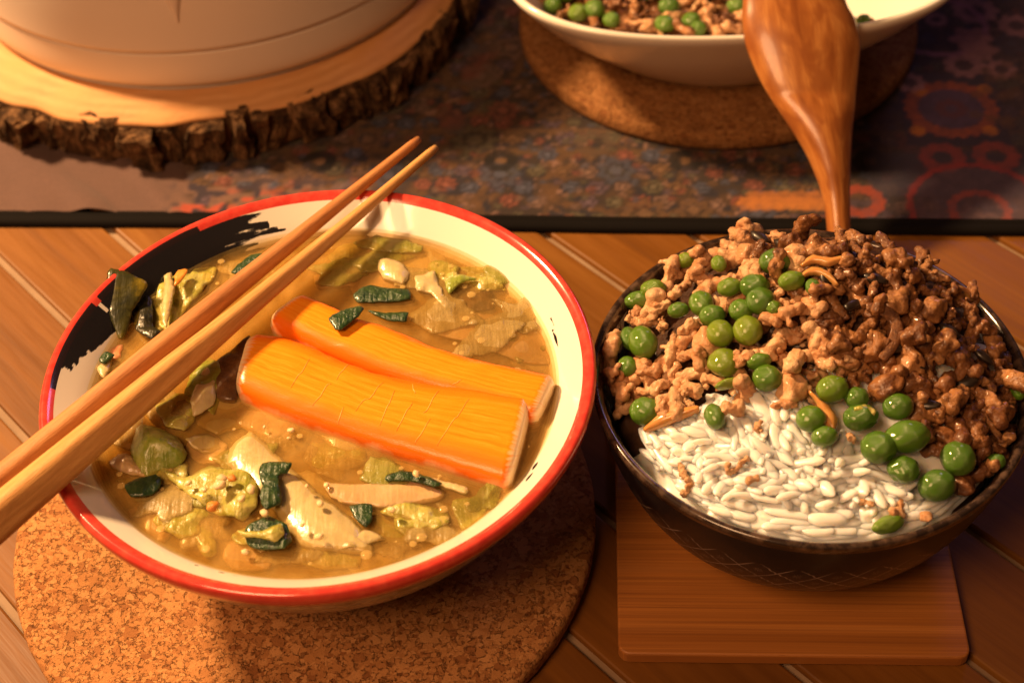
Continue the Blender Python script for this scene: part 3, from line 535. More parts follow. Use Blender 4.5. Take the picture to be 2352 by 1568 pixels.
VEG = [
 ('cabbage_piece', 'broad cream white cabbage stem at the front of the soup below the crab sticks', 'cabbage', [(890,120),(960,170),(1040,250),(1130,330),(1250,440),(1360,520),(1420,600),(1440,660),(1300,660),(1150,640),(1060,560),(1000,470),(900,380),(790,270),(800,200)], M_pale, dict(z=.0018, amp=.0009, thick=.003, edge=-.0026, freq=60, ew=.007), z5),
 ('cabbage_leaf', 'crinkled pale yellow cabbage leaf dotted with crumbs beside the white stem', 'cabbage', [(510,320),(640,330),(720,290),(800,290),(900,330),(930,400),(920,470),(860,520),(780,500),(700,470),(600,400)], M_ygreen, dict(z=.0022, amp=.0028, edge=-.0018, freq=150), z5),
 ('herb_leaf', 'dark green curled leaf lying upright against the front cabbage stem', 'leaf', [(950,270),(1085,275),(1060,310),(1020,330),(1035,400),(1030,450),(960,480),(940,440),(950,380),(935,320)], M_dark, dict(z=.0050, amp=.0018, edge=-.001, freq=220), z5),
 ('herb_leaf', 'dark green leaf with a pale curled strip, nearest the front rim', 'leaf', [(880,570),(980,520),(1060,560),(1080,620),(1050,660),(950,660),(880,640)], M_dark, dict(z=.0026, amp=.0018, freq=200), z5),
 ('cabbage_curl', 'pale green curled strip across the nearest dark leaf', 'cabbage', [(835,575),(940,578),(1000,556),(1030,545),(1050,590),(1000,625),(930,605),(870,600)], M_ygreen, dict(z=.0052, amp=.001, edge=-.001, dome=.0012), z5),
 ('herb_leaf', 'dark green leaf floating by the left wall below the chopsticks', 'leaf', [(335,375),(400,345),(470,328),(492,340),(490,380),(440,422),(360,428)], M_dark, dict(z=.0022, amp=.0010, freq=140), z5),
 ('herb_leaf', 'murky dark leaf half sunk to the right of the left wall leaf', 'leaf', [(500,380),(560,385),(630,430),(600,470),(545,475),(500,440)], M_dark, dict(z=-.0008, amp=.0008), z5),
 ('cabbage_leaf', 'glistening green cabbage bubble beside the lower chopstick', 'cabbage', [(400,115),(470,105),(560,150),(610,230),(590,275),(520,300),(430,330),(375,290),(360,200)], M_green, dict(z=.0020, amp=.0022, edge=-.002, dome=.0045, freq=120, ew=.009), z5),
 ('cabbage_leaf', 'amber cabbage flap left of the green bubble under the chopsticks', 'cabbage', [(255,265),(340,230),(400,280),(440,330),(340,322),(275,295)], M_tan, dict(z=.0014, amp=.0012, dome=.0015), z5),
 ('radish_strip', 'long tan strip lying right of the white stem', 'radish', [(1228,365),(1300,372),(1500,370),(1640,355),(1765,400),(1725,440),(1500,470),(1320,455),(1250,420)], M_tan, dict(z=.0014, amp=.0008, thick=.0018, freq=60), z5),
 ('radish_strip', 'thin cream sliver pointing right below the front crab stick', 'radish', [(1610,318),(1700,335),(1870,382),(1862,412),(1760,372),(1660,350)], M_pale, dict(z=.0016, amp=.0003, thick=.0015), z5),
 ('herb_leaf', 'narrow dark green leaf below the right half of the front crab stick', 'leaf', [(1505,330),(1580,310),(1660,328),(1755,370),(1715,382),(1620,352),(1510,352)], M_dark, dict(z=.0028, amp=.0010, freq=160), z5),
 ('herb_leaf', 'small square dark leaf between the tan strip and the front rim', 'leaf', [(1345,465),(1440,458),(1442,530),(1410,562),(1360,512)], M_dark, dict(z=.0022, amp=.0008), z5),
 ('cabbage_leaf', 'frilly yellow green leaf right of the small square dark leaf', 'cabbage', [(1480,490),(1560,440),(1680,460),(1780,490),(1785,540),(1700,575),(1620,525),(1540,512)], M_ygreen, dict(z=.0014, amp=.0022, freq=150), z5),
 ('cabbage_leaf', 'lemon coloured leaf edge nearest the lower right rim', 'cabbage', [(1800,440),(1900,420),(2025,435),(1960,470),(1940,540),(1850,570),(1810,500)], M_ygreen, dict(z=.0006, amp=.0014, freq=120), z5),
 ('cabbage_leaf', 'sunken yellow green leaf under the crinkled leaf near the front rim', 'cabbage', [(640,500),(720,550),(745,680),(690,692),(630,600)], M_ygreen, dict(z=-.0006, amp=.0012), z5),
 ('cabbage_leaf', 'faint sunken leaf close to the nearest part of the rim', 'cabbage', [(1080,650),(1250,660),(1390,690),(1380,740),(1220,750),(1100,710)], M_ygreen, dict(z=-.0013, amp=.0009), z5),
 ('cabbage_leaf', 'brownish sunken leaf at the lower left of the soup', 'cabbage', [(430,440),(540,470),(560,560),(500,640),(420,590),(400,500)], M_tan, dict(z=-.0014, amp=.0010), z5),
 ('cabbage_leaf', 'half sunken yellow leaf right of the white stem tip', 'cabbage', [(1440,500),(1560,540),(1640,590),(1580,640),(1470,620),(1430,560)], M_ygreen, dict(z=-.0010, amp=.0010), z5),
 ('herb_leaf', 'dark leaf with a pale rib behind the rear crab stick', 'leaf', [(620,570),(690,525),(790,538),(885,548),(892,590),(800,605),(640,605)], M_dark, dict(z=.0012, amp=.0008), z4),
 ('herb_leaf', 'dark bent leaf stuck to the top of the rear crab stick', 'leaf', [(500,690),(560,652),(650,628),(668,642),(640,680),(560,738),(532,742)], M_dark, dict(z=.0086, amp=.0005, edge=-.0006, freq=140), z4),
 ('herb_leaf', 'dark wet leaf sinking behind the rear crab stick', 'leaf', [(690,640),(760,655),(850,655),(885,665),(870,700),(800,695),(740,672)], M_dark, dict(z=.0020, amp=.0012), z4),
 ('cabbage_chunk', 'white cabbage lump in the middle of the far part of the soup', 'cabbage', [(740,410),(780,395),(860,420),(890,470),(860,520),(770,490),(738,450)], M_pale, dict(z=.0016, amp=.0014, dome=.0014, thick=.002), z4),
 ('cabbage_chunk', 'ribbed pale cabbage strip right of the white lump', 'cabbage', [(920,470),(1010,460),(1030,520),(1080,620),(1060,640),(990,560),(925,550)], M_pale, dict(z=.0014, amp=.0016, freq=200), z4),
 ('cabbage_curl', 'thin bright curl at the far right of the soup', 'cabbage', [(1060,510),(1120,480),(1210,490),(1150,512),(1105,545),(1080,565)], M_green, dict(z=.0024, amp=.0010), z4),
 ('cabbage_leaf', 'large ribbed leaf sunk behind the right half of the crab sticks', 'cabbage', [(1000,700),(1150,655),(1400,680),(1540,760),(1560,900),(1400,885),(1200,805),(1020,760)], M_tan, dict(z=-.0006, amp=.0012, freq=120), z4),
 ('cabbage_leaf', 'yellow leaf against the right wall of the bowl', 'cabbage', [(1120,440),(1220,430),(1285,420),(1320,500),(1352,555),(1260,520),(1180,470)], M_ygreen, dict(z=-.0002, amp=.0014), z4),
 ('cabbage_leaf', 'murky leaf right of the ribbed pale strip', 'cabbage', [(1080,560),(1200,520),(1290,560),(1300,640),(1180,660),(1100,620)], M_shade, dict(z=-.0016, amp=.0010), z4),
 ('kelp_piece', 'olive kelp sheet standing against the left wall', 'kelp', [(520,690),(550,635),(700,660),(772,690),(720,760),(660,830),(610,950),(570,960),(530,880),(512,780)], M_kelp, dict(z=.0062, amp=.0006, tilt=(-.12, .30)), z3),
 ('wakame_piece', 'black folded seaweed strip right of the olive kelp', 'seaweed', [(645,740),(700,720),(765,728),(800,800),(805,940),(850,980),(800,1030),(740,1000),(690,950),(720,860),(690,800)], M_black, dict(z=.0022, amp=.0022, freq=150), z3),
 ('cabbage_leaf', 'translucent cabbage frond standing between seaweed and chopsticks', 'cabbage', [(890,552),(940,560),(950,620),(1030,605),(1080,550),(1192,562),(1170,640),(1090,730),(1000,830),(960,900),(880,960),(820,900),(820,760),(868,640)], M_ygreen, dict(z=.0016, amp=.0026, freq=130), z3),
 ('cabbage_piece', 'thin white stem inside the translucent frond', 'cabbage', [(870,620),(910,600),(935,700),(915,830),(880,950),(850,860),(868,720)], M_pale, dict(z=.0044, amp=.0006, dome=.0008), z3),
 ('carrot_shard', 'orange carrot shard tucked in the frond near the black wall', 'carrot', [(938,625),(960,592),(1022,588),(990,642),(938,692)], M_carrot, dict(z=.0058, amp=.0003, edge=-.0003), z3),
 ('herb_leaf', 'green leaf just behind the upper chopstick', 'leaf', [(1288,600),(1330,555),(1420,490),(1492,480),(1460,535),(1360,610)], M_dark, dict(z=.0022, amp=.0010), z3),
 ('herb_leaf', 'tiny green leaf left of the chopsticks', 'leaf', [(458,1155),(500,1100),(556,1120),(500,1172)], M_dark, dict(z=.0024, amp=.0004, step=.0009), z3),
 ('cabbage_chunk', 'small pale cabbage chip under the tiny green leaf', 'cabbage', [(445,1190),(540,1150),(520,1230),(500,1262),(460,1240)], M_pale, dict(z=.0012, amp=.0008), z3),
 ('fish_cake_bit', 'pinkish sliver left of the chopsticks', 'fish cake', [(540,1085),(610,1060),(595,1130),(550,1150)], M_pink, dict(z=-.0003, amp=.0004), z3),
 ('mushroom_slice', 'dark brown mushroom slice under the chopsticks beside the front crab stick', 'mushroom', [(1180,1190),(1300,1080),(1400,1000),(1425,1080),(1330,1240),(1322,1400),(1200,1385)], M_shade, dict(z=.0006, amp=.0014, thick=.003), z3),
 ('cabbage_leaf', 'pale clear cabbage leaf standing left of the mushroom slice', 'cabbage', [(1040,1400),(1100,1240),(1140,1200),(1172,1250),(1192,1330),(1180,1420),(1055,1492)], M_pale, dict(z=.0022, amp=.0018, freq=170), z3),
 ('cabbage_leaf', 'yellow cabbage leaf peeping out under the lower chopstick', 'cabbage', [(470,20),(560,-40),(640,-20),(650,60),(600,130),(520,110)], M_ygreen, dict(z=.0012, amp=.0020), z5),
 ('cabbage_leaf', 'amber sunken leaf left of the white stem tip', 'cabbage', [(620,170),(720,140),(790,200),(760,270),(660,270),(610,230)], M_tan, dict(z=-.0006, amp=.0014), z5),
 ('cabbage_leaf', 'large dim leaf beneath the far chopstick end of the soup', 'cabbage', [(430,480),(560,430),(700,470),(680,520),(560,530),(450,540)], M_tan, dict(z=-.0012, amp=.0012), z4),
 ('cabbage_leaf', 'dim sunken leaf just left of the front crab stick corner', 'cabbage', [(60,1110),(200,1120),(330,1200),(300,1290),(150,1250),(50,1190)], M_tan, dict(z=-.0012, amp=.0010), z4),
]
SUNK = ['murky sunk cabbage scrap %s' % q for q in ('below the front crab stick at its left half', 'below the front crab stick at its middle', 'below the front crab stick at its right half', 'between the green bubble and the front crab stick', 'right of the crinkled front leaf', 'between the tan strip and the white stem', 'near the far right wall', 'just behind the rear crab stick', 'left of the far white lump', 'behind the dark leaf with a pale rib', 'at the foot of the far wall', 'near the front rim right of centre', 'near the front rim left of centre', 'left of the two front dark leaves', 'between the ribbed leaf and the right wall')]
M_clear = veg('clear_cabbage', (.44, .32, .10), (.52, .39, .15), (.60, .48, .22), .16, 0., 90, .6); M_clear.set('alpha', .46)
M_clearg = veg('clear_green_cabbage', (.26, .26, .04), (.38, .36, .08), (.52, .46, .17), .16, 0., 90, .6); M_clearg.set('alpha', .55)
LMV = [(300, 790, 'black seaweed strip'), (700, 1120, 'white cabbage piece'), (560, 1120, 'crinkled front leaf'), (360, 1040, 'glistening green bubble'), (470, 900, 'brown mushroom slice'), (870, 660, 'dark leaf with a pale rib'), (1100, 740, 'large ribbed leaf'), (1130, 650, 'thin bright curl'), (880, 1120, 'long tan strip'), (620, 1220, 'nearest dark leaf'), (960, 1160, 'frilly yellow leaf'), (980, 600, 'far white lump'), (430, 640, 'translucent frond')]
SHRED = [(430, 980, 80, 40), (380, 930, 60, 40), (300, 1000, 55, 45), (500, 980, 70, 36), (560, 1060, 80, 40), (470, 1120, 85, 40), (380, 1150, 70, 38), (330, 1110, 45, 30), (540, 1200, 80, 36), (460, 1220, 70, 30), (640, 1270, 80, 26), (740, 1280, 80, 24), (880, 1250, 80, 26), (990, 1220, 70, 26), (1060, 1180, 70, 28), (1120, 1140, 50, 26), (640, 1010, 75, 36), (760, 1060, 75, 30), (880, 1080, 70, 28), (1010, 720, 90, 34), (1120, 770, 90, 40), (1190, 720, 60, 36), (1080, 640, 70, 30), (960, 640, 80, 28), (860, 600, 75, 24), (780, 620, 65, 26), (900, 560, 80, 20), (1030, 580, 75, 22), (1150, 620, 50, 26), (1210, 790, 40, 34), (290, 850, 40, 36), (250, 860, 30, 24), (350, 720, 50, 34), (430, 640, 60, 34), (470, 590, 60, 24), (560, 620, 60, 26), (700, 1200, 70, 26), (820, 1190, 70, 24)]
SHR_O = []
for i, (x, y, rx, ry) in enumerate(SHRED):
    ph = random.uniform(0, 6.28); n_ = random.randint(9, 13); tilt_ = random.uniform(-.5, .5); pts = []
    for q in range(n_):
        a_ = ph+q*6.283/n_; r_ = random.uniform(.55, 1.25); ex, ey = 1.12*rx*r_*math.cos(a_), 1.15*ry*r_*math.sin(a_); pts.append((x+ex*math.cos(tilt_)-ey*math.sin(tilt_), y+ex*math.sin(tilt_)*.7+ey*math.cos(tilt_)))
    SHR_O.append((leaf('cabbage_shred', 'translucent cabbage shred', 'cabbage', pts, random.choice([M_clear, M_clear, M_clearg]), z=random.choice([.0002, -.0008, -.0016, -.0026, -.0038]), amp=.0013, thick=.0005, edge=-.0008, freq=random.choice([60, 90, 130]), jit=.0009, group='translucent cabbage shreds in the soup'), x, y))
EXTRA = [('crinkled yellow cabbage leaf right under the lower chopstick, near the bowl centre', 'g', (470, 880, 45, 60)), ('pale frilly leaf left of the crinkled front leaf', 'y', (395, 1075, 60, 34)), ('yellow frond between the two left dark leaves and the rim', 'y', (420, 1190, 60, 32)), ('pale folded leaf below the frilly yellow leaf on the right', 'y', (960, 1200, 75, 26)), ('pale green fold above the white cabbage piece', 'p', (470, 1010, 42, 26)), ('yellow green fold behind the far white lump', 'y', (1010, 620, 55, 22)), ('pale fringe beside the thin bright curl at the far right', 'y', (1110, 640, 46, 26)), ('yellowish fold resting against the front wall left of centre', 'y', (600, 1225, 70, 24)), ('pale fold between the front wall and the white piece tip', 'p', (800, 1235, 80, 22)), ('tan folded leaf left of the front crab stick end', 't', (505, 870, 40, 30))]
for lb, k_, (x, y, rx, ry) in EXTRA:
    ph = random.uniform(0, 6.28); pts = [(x+rx*random.uniform(.6, 1.25)*math.cos(ph+i*6.283/9), y+ry*random.uniform(.6, 1.25)*math.sin(ph+i*6.283/9)) for i in range(9)]
    VEG.append(('cabbage_leaf', lb, 'cabbage', pts, {'g': M_green, 'y': M_ygreen, 'p': M_pale, 't': M_tan}[k_], dict(z=.0008, amp=.0024, edge=-.0014, freq=150), None))
for lb, (x, y) in zip(SUNK, [(640, 960), (800, 1010), (960, 1080), (520, 950), (760, 1040), (690, 1120), (1210, 700), (850, 640), (800, 600), (960, 600), (900, 560), (850, 1280), (560, 1270), (330, 1190), (1265, 830)]):
    ph = random.uniform(0, 6.28); n_ = random.randint(6, 8); pts = [(x+random.uniform(35, 75)*1.25*math.cos(ph+i*6.283/n_), y+random.uniform(30, 52)*math.sin(ph+i*6.283/n_)) for i in range(n_)]
    VEG.append(('cabbage_piece', lb, 'cabbage', pts, random.choice([M_pale, M_pale, M_ygreen, M_tan]), dict(z=-random.uniform(.0010, .0022), amp=.0014, thick=.001), None))
for nm, lb, ct, pts, mt, kw, cv_ in VEG: leaf(nm, lb, ct, pts, mt, conv=cv_, **kw)
# crumbs floating on the soup
TOFU = []
cb = bmesh.new(); bmesh.ops.create_icosphere(cb, subdivisions=2, radius=1)
for v in cb.verts: v.co *= 1+.25*float(vn(np.array([[*v.co]]), 2.5, 3)[0])
cme = bm_mesh(cb, 'tofu_crumb', [M_tofu.m]); cme2 = cme.copy(); cme2.materials.clear(); cme2.materials.append(M_carrot.m)
for i, (p, r, z, mm) in enumerate([((1080,135),.0011,.0008,0),((960,120),.0006,.0006,0),((815,350),.0014,.0052,1),((730,475),.0019,.0048,1),((1210,462),.0012,.0036,0),((1205,610),.0013,.0034,0),((1150,385),.0007,.0038,0),((875,680),.0011,.0008,0),((1130,560),.0008,.0042,0),((960,505),.0014,.0048,0),((760,380),.0018,.0058,0),((900,400),.0016,.0056,0),((770,350),.0015,.0056,0),((860,440),.0013,.0052,0),((690,400),.0010,.0044,0),((620,370),.0010,.0040,0),((1640,330),.0012,.0046,0),((1070,170),.0006,.0006,0),((1240,380),.0010,.0024,0),((1530,490),.0012,.0042,0)]):
    x, y = z5(p); o = link('tofu_crumb' if not mm else 'carrot_crumb', cme2 if mm else cme, None, at(x, y, SOUP+z)); o.scale = (r*1.2, r, r*.8); o.rotation_euler = (0, 0, i*1.3)
    TOFU.append((o, x, y)) if not mm else None; tag(o, ('upper' if i == 2 else 'lower')+' of two tiny orange carrot crumbs on the crinkled front leaf' if mm else 'tiny pale tofu crumb scattered over the front half of the soup', 'carrot crumb' if mm else 'tofu crumb', 'carrot crumbs on the cabbage' if mm else 'tofu crumbs in the soup')

M_glint = Mt('glint_film', (.85, .62, .22), .04, coat=1., alpha=.30)  # clear glossy droplets, added to put glints on the broth
bm = bmesh.new()
for i in range(110):
    a_, r_ = random.uniform(0, 6.283), .083*math.sqrt(random.random()); w_ = random.choice([.0005, .0008, .0012, .0018])*random.uniform(.8, 1.2); q = bmesh.ops.create_icosphere(bm, subdivisions=2, radius=1)['verts']
    for v in q: v.co = Vector((BC[0]+r_*math.cos(a_)+v.co.x*w_, BC[1]+r_*math.sin(a_)+v.co.y*w_, SOUP+.0001+v.co.z*w_*.22))
tag(link('glint_droplets', bm_mesh(bm, 'glint_droplets', [M_glint.m])), 'tiny round droplets added for glints all over the miso broth', 'oil droplets', None, 'stuff')

# ------------------------------------------------------------------ crab sticks
def crab(label, up, lo, ztop, zlo, cuts=()):
    U_ = resample([tuple(at(x, y, SOUP+ztop*.75)) for x, y in up], .004); L_ = resample([tuple(at(x, y, SOUP+zlo)) for x, y in lo], .004)
    n = 46; f = lambda C: np.stack([np.interp(np.linspace(0, 1, n), np.linspace(0, 1, len(C)), C[:, k]) for k in (0, 1)], 1)
    U_, L_ = f(U_), f(L_); mid = (U_+L_)/2; hw = np.hypot(*(U_-L_).T)/2; side = (U_-L_)/(2*hw[:, None]); org = np.array([*mid.mean(0), SOUP])
    m_ = 48; ang = np.linspace(0, 2*np.pi, m_, endpoint=False); R = []
    for i in range(n):
        s = i/(n-1); endf = min(1, (1-abs(2*s-1))*22); hh = .0115; sag = -.0012*math.sin(math.pi*s)
        c_, s_ = np.cos(ang), np.sin(ang); e = .46; X = np.sign(c_)*np.abs(c_)**e; Y = np.sign(s_)*np.abs(s_)**.48
        k = .90+.10*math.sqrt(endf); w = hw[i]*k
        zz = ztop-hh+hh*Y*(.93+.07*endf)+sag; off = X*w
        R.append(np.stack([mid[i, 0]-org[0]+side[i, 0]*off, mid[i, 1]-org[1]+side[i, 1]*off, zz], 1))
    R = np.array(R); nn = vn(np.stack([R[..., 0]*.25, R[..., 1], R[..., 2]], 2), 420, 4, 2)[..., None]*.00035
    R = R+nn; caps = []
    for e_, sg in ((0, -1), (n-1, 1)):
        cen = R[e_].mean(0); t = (mid[-1]-mid[0]); t = t/np.hypot(*t); ring = [cen+(R[e_]-cen)*q+np.array([t[0], t[1], 0])*sg*dd for q, dd in ((.93, .0007), (.6, .0011), (.02, .0013))]; caps.append(ring)
    A = np.concatenate([np.array(caps[0])[::-1], R, np.array(caps[1])]); me = new_mesh('crab_stick', A.reshape(-1, 3), grid(A, cv=True)[:, ::-1], True, [M_crab.m])
    ul = np.concatenate([[0, 0, 0], np.linspace(0, 1, n), [1, 1, 1]]); vl = np.where(np.sin(ang) >= -.2, .5-.5*np.cos(ang)*.92, np.where(np.cos(ang) > 0, .0, 1.)) ; vl = .5-.5*np.sign(np.cos(ang))*np.abs(np.cos(ang))**.52; vl = np.where(np.sin(ang) < .05, np.where(np.cos(ang) > 0, -.05, 1.05), .03+.94*vl)
    uvl = me.uv_layers.new(name='UVMap'); li = np.zeros(len(me.loops), np.int32); me.loops.foreach_get('vertex_index', li); uvl.data.foreach_set('uv', np.stack([ul[li//m_], vl[li % m_]], 1).astype(np.float32).ravel())
    o = tag(link('crab_stick', me, None, org), label, 'crab stick')
    for s0, v0, s1, v1 in cuts:
        pts = []
        for t in np.linspace(0, 1, 10):
            s = s0+(s1-s0)*t; v = v0+(v1-v0)*t+.012*math.sin(t*9); i = s*(n-1); i0 = int(i); fr = i-i0
            X = 2*v-1; cc = abs(X)**(1/.52)*np.sign(X); an = math.acos(max(-1, min(1, cc))); j = an/(2*np.pi)*m_; j0 = int(j); fj = j-j0
            rr = lambda a_: R[a_][j0 % m_]*(1-fj)+R[a_][(j0+1) % m_]*fj
            pts.append(rr(i0)*(1-fr)+rr(min(i0+1, n-1))*fr+np.array([0, 0, .00008]))
        pts = np.array(pts); d = pts[-1]-pts[0]; d /= np.linalg.norm(d); sdv = np.cross(d, [0, 0, 1.]); w_ = .00012*np.sin(np.pi*np.linspace(.08, .92, 10))[:, None]
        T = np.stack([pts-sdv*w_+[0, 0, .00004], pts+[0, 0, .00014], pts+sdv*w_+[0, 0, .00004]], 1)
        link('cut_mark', new_mesh('cut_mark', T.reshape(-1, 3), grid(T), True, [M_cut.m]), o)
    return o
crab('front orange crab stick scored with fine cuts across its top', [(578,757),(640,762),(700,778),(850,838),(1000,868),(1120,880),(1219,897)], [(543,905),(640,948),(750,985),(880,1030),(1000,1066),(1168,1117)], .0070, .0016,
     [(.22, .72, .19, .28), (.32, .55, .28, .16), (.50, .78, .43, .30), (.545, .70, .52, .20), (.62, .62, .585, .20), (.70, .80, .67, .45), (.70, .40, .665, .10), (.80, .74, .745, .15), (.385, .30, .375, .06), (.335, .62, .36, .9), (.60, .85, .62, .7)])
crab('rear orange crab stick with a dark leaf on it', [(698,670),(760,695),(800,712),(900,745),(1000,785),(1120,822),(1274,856)], [(616,750),(720,800),(830,846),(950,888),(1080,925),(1228,968)], .0066, .0014, [(.72, .3, .70, .15)])

# ------------------------------------------------------------------ chopsticks
def chop(label, tip, left, rad, mat, rot, sqr, tag_end=.10):
    a = at(*tip, .0885)[:2]; b = at(*left, .0915)[:2]; d = b-a; L = np.hypot(*d); d /= L; n = 64; m_ = 28; Lt = L+tag_end*.42; R = []
    sd = np.array([-d[1], d[0]])
    for i in range(n):
        s = i/(n-1)*Lt; r = np.interp(s/L, [0, .25, .5, .65, 1., 1.4], rad); sqn = np.interp(s/L, [0, .2, .45, 1], [2, 2.1, sqr*.8+.5, sqr])
        an = np.linspace(0, 2*np.pi, m_, endpoint=False); k = (np.abs(np.cos(an))**sqn+np.abs(np.sin(an))**sqn)**(-1/sqn); x, y = r*k*np.cos(an+rot), r*k*np.sin(an+rot)
        bottom = -(y.min()); fl = .82 if i == 0 else 1
        R.append(np.stack([a[0]+d[0]*s+sd[0]*x*fl, a[1]+d[1]*s+sd[1]*x*fl, .0871+bottom+y*fl], 1))
    R = np.array(R); c0 = R[0].mean(0); c1 = R[-1].mean(0); A = np.concatenate([[c0+(R[0]-c0)*.02-np.array([*d, 0])*.0004], R, [c1+(R[-1]-c1)*.96+np.array([*d, 0])*.0006], [c1+(R[-1]-c1)*.02+np.array([*d, 0])*.0007]])
    org = A.reshape(-1, 3).mean(0); V = A.reshape(-1, 3)-org; al = math.atan2(d[1], d[0]); Rm = np.array([[math.cos(al), math.sin(al), 0], [-math.sin(al), math.cos(al), 0], [0, 0, 1]]); V = (Rm@V.T).T
    me = new_mesh('chopstick', V, grid(A, cv=True), True, [mat.m]); o = link('chopstick', me, None, org); o.rotation_euler = (0, 0, al); return tag(o, label, 'chopstick', 'pair of chopsticks across the soup bowl')
chop('reddish wooden chopstick, the upper of the pair across the soup bowl', (962, 322), (0, 1106), [.0018, .0028, .0037, .0042, .0046, .0048], M_chop_a, .35, 2.6)
chop('paler thicker wooden chopstick, the lower of the pair across the soup bowl', (1001, 341), (0, 1203), [.0017, .0026, .0037, .0049, .0066, .0074], M_chop_b, .55, 3.6)

# ------------------------------------------------------------------ bamboo coaster
c4 = [at(1420, 1501, .006), at(2232, 1510, .006)]; e = (c4[1]-c4[0])[:2]; Lc = np.hypot(*e); e /= Lc; nrm = np.array([-e[1], e[0]]); cc = c4[0][:2]+e*Lc/2+nrm*Lc/2
bm = bmesh.new(); bmesh.ops.create_cube(bm, size=1); bmesh.ops.scale(bm, vec=(Lc, Lc, .0058), verts=bm.verts)
bmesh.ops.bevel(bm, geom=[q for q in bm.edges if abs(q.verts[0].co.z-q.verts[1].co.z) > .001], offset=.0045, segments=6, profile=.5, affect='EDGES')
bmesh.ops.bevel(bm, geom=[q for q in bm.edges if abs(q.verts[0].co.z-q.verts[1].co.z) < .0001 and len(q.link_faces) == 2 and abs(q.link_faces[0].normal.z-q.link_faces[1].normal.z) > .5], offset=.0008, segments=2, profile=.5, affect='EDGES')
co = link('bamboo_coaster', bm_mesh(bm, 'bamboo_coaster', [M_bamboo.m], False), None, (cc[0], cc[1], .0031)); co.rotation_euler = (0, 0, math.atan2(e[1], e[0])); tag(co, 'square bamboo coaster with rounded corners under the dark rice bowl', 'coaster')

# ------------------------------------------------------------------ rice bowl
RC = np.array([.1078, .3900]); RZ = .0062
rb = empty('rice_bowl', 'dark glazed rice bowl with lattice pattern heaped with rice, peas and mince', 'bowl', (RC[0], RC[1], RZ))
SEG = 360
r_out = resample([(.028, .003), (.0295, 0), (.0325, 0), (.0345, .003), (.037, .0065), (.049, .0105), (.0595, .018), (.0670, .0285), (.0728, .042), (.0770, .0565), (.0790, .0655)], .0016)
r_rim = resample([(.0790, .0655), (.0796, .0680), (.0793, .0692), (.0782, .0696), (.0768, .0690), (.0757, .0672), (.0750, .0650)], .0007)
r_in = resample([(.0750, .0650), (.0732, .056), (.0690, .042), (.063, .029), (.055, .019), (.04, .011), (.0001, .008)], .0018)
link('bowl_exterior', bowl_part('bowl_exterior', r_out, M_rb_out), rb); link('brown_rim', bowl_part('brown_rim', r_rim, M_rb_rim), rb); link('bowl_interior', bowl_part('bowl_interior', r_in, M_rb_in), rb)

# ------------------------------------------------------------------ food heaps
def mound(x, y):
    rho = np.hypot(x-RC[0], y-RC[1])/.0755; lf = np.clip((RC[0]-x)/(.0755*rho+1e-6), 0, 1)**2*np.clip((rho-.78)/.2, 0, 1)
    return -.006*lf+ .0665+.0175*(1-rho**2)+.0285*np.exp(-((x-.122)**2/(2*.034**2)+(y-.425)**2/(2*.028**2)))+.007*np.exp(-((x-.160)**2/(2*.02**2)+(y-.385)**2/(2*.03**2)))
def on_heap(px, py, off, hf=mound):
    z = .08
    for _ in range(40): p = at(px, py, z); z += .5*(float(hf(p[0], p[1]))+off-z)
    return at(px, py, z)
def heap_mesh(name, label, cat, mat, hf, C, R, mask, dz, lump, seg=120, nr=44, floor=-.03, kind='stuff'):
    rr = np.linspace(.0005, R, nr); t = np.linspace(0, 2*np.pi, seg, endpoint=False); X = C[0]+rr[:, None]*np.cos(t); Y = C[1]+rr[:, None]*np.sin(t); Zs = hf(X, Y)+dz
    P = np.stack([X, Y, Zs], 2); P[..., 2] += lump*vn(P*[1, 1, 0], 170, 5, 3)+(mask(X, Y) if mask else 0)
    P[..., 0] += lump*.5*vn(P, 200, 6, 2); low = P[-1].copy(); low[:, 2] -= .012; low[:, :2] = C+(low[:, :2]-C)*.9; P = np.concatenate([P, low[None]]); c0 = np.array([C[0], C[1], 0])
    return tag(link(name, new_mesh(name, (P-c0).reshape(-1, 3), grid(P, cv=True), True, [mat.m]), None, c0), label, cat, None, kind)
def in_poly(p, poly):
    x, y = p; r = False; j = len(poly)-1
    for i in range(len(poly)):
        if (poly[i][1] > y) != (poly[j][1] > y) and x < (poly[j][0]-poly[i][0])*(y-poly[i][1])/(poly[j][1]-poly[i][1])+poly[i][0]: r = not r
        j = i
    return r
RICE_P = [(1478,1012),(1520,975),(1600,945),(1700,915),(1790,890),(1850,935),(1895,1010),(1960,1040),(2010,1075),(2060,1110),(2110,1165),(2180,1150),(2195,1185),(2080,1228),(1990,1240),(1880,1241),(1780,1226),(1690,1197),(1600,1140),(1530,1080),(1490,1045)]
LIGHT_P = [(1395,905),(1415,760),(1440,690),(1500,630),(1560,580),(1640,560),(1720,545),(1770,620),(1850,690),(1890,760),(1930,840),(1960,890),(1900,925),(1840,905),(1780,885),(1700,900),(1640,905),(1570,935),(1510,955),(1440,935)]
DARK_P = [(1690,550),(1775,508),(1900,512),(1990,535),(2080,585),(2190,640),(2285,715),(2335,800),(2352,900),(2352,1010),(2310,1080),(2230,1120),(2170,1110),(2140,1010),(2085,955),(2010,925),(1955,880),(1905,780),(1850,690),(1780,620)]
def mask_rice(X, Y): return -.010*np.clip((Y-.381+.25*(RC[0]-X))/.012, 0, 1)
heap_mesh('cooked_rice', 'bed of white cooked rice filling the dark bowl under the grains', 'rice', M_rice, mound, RC, .0712, mask_rice, -.0042, .0030)
def mask_back(X, Y):
    f = np.clip((Y-.375+ .25*(RC[0]-X))/.012, 0, 1); return .0006*f-.006*(1-f)
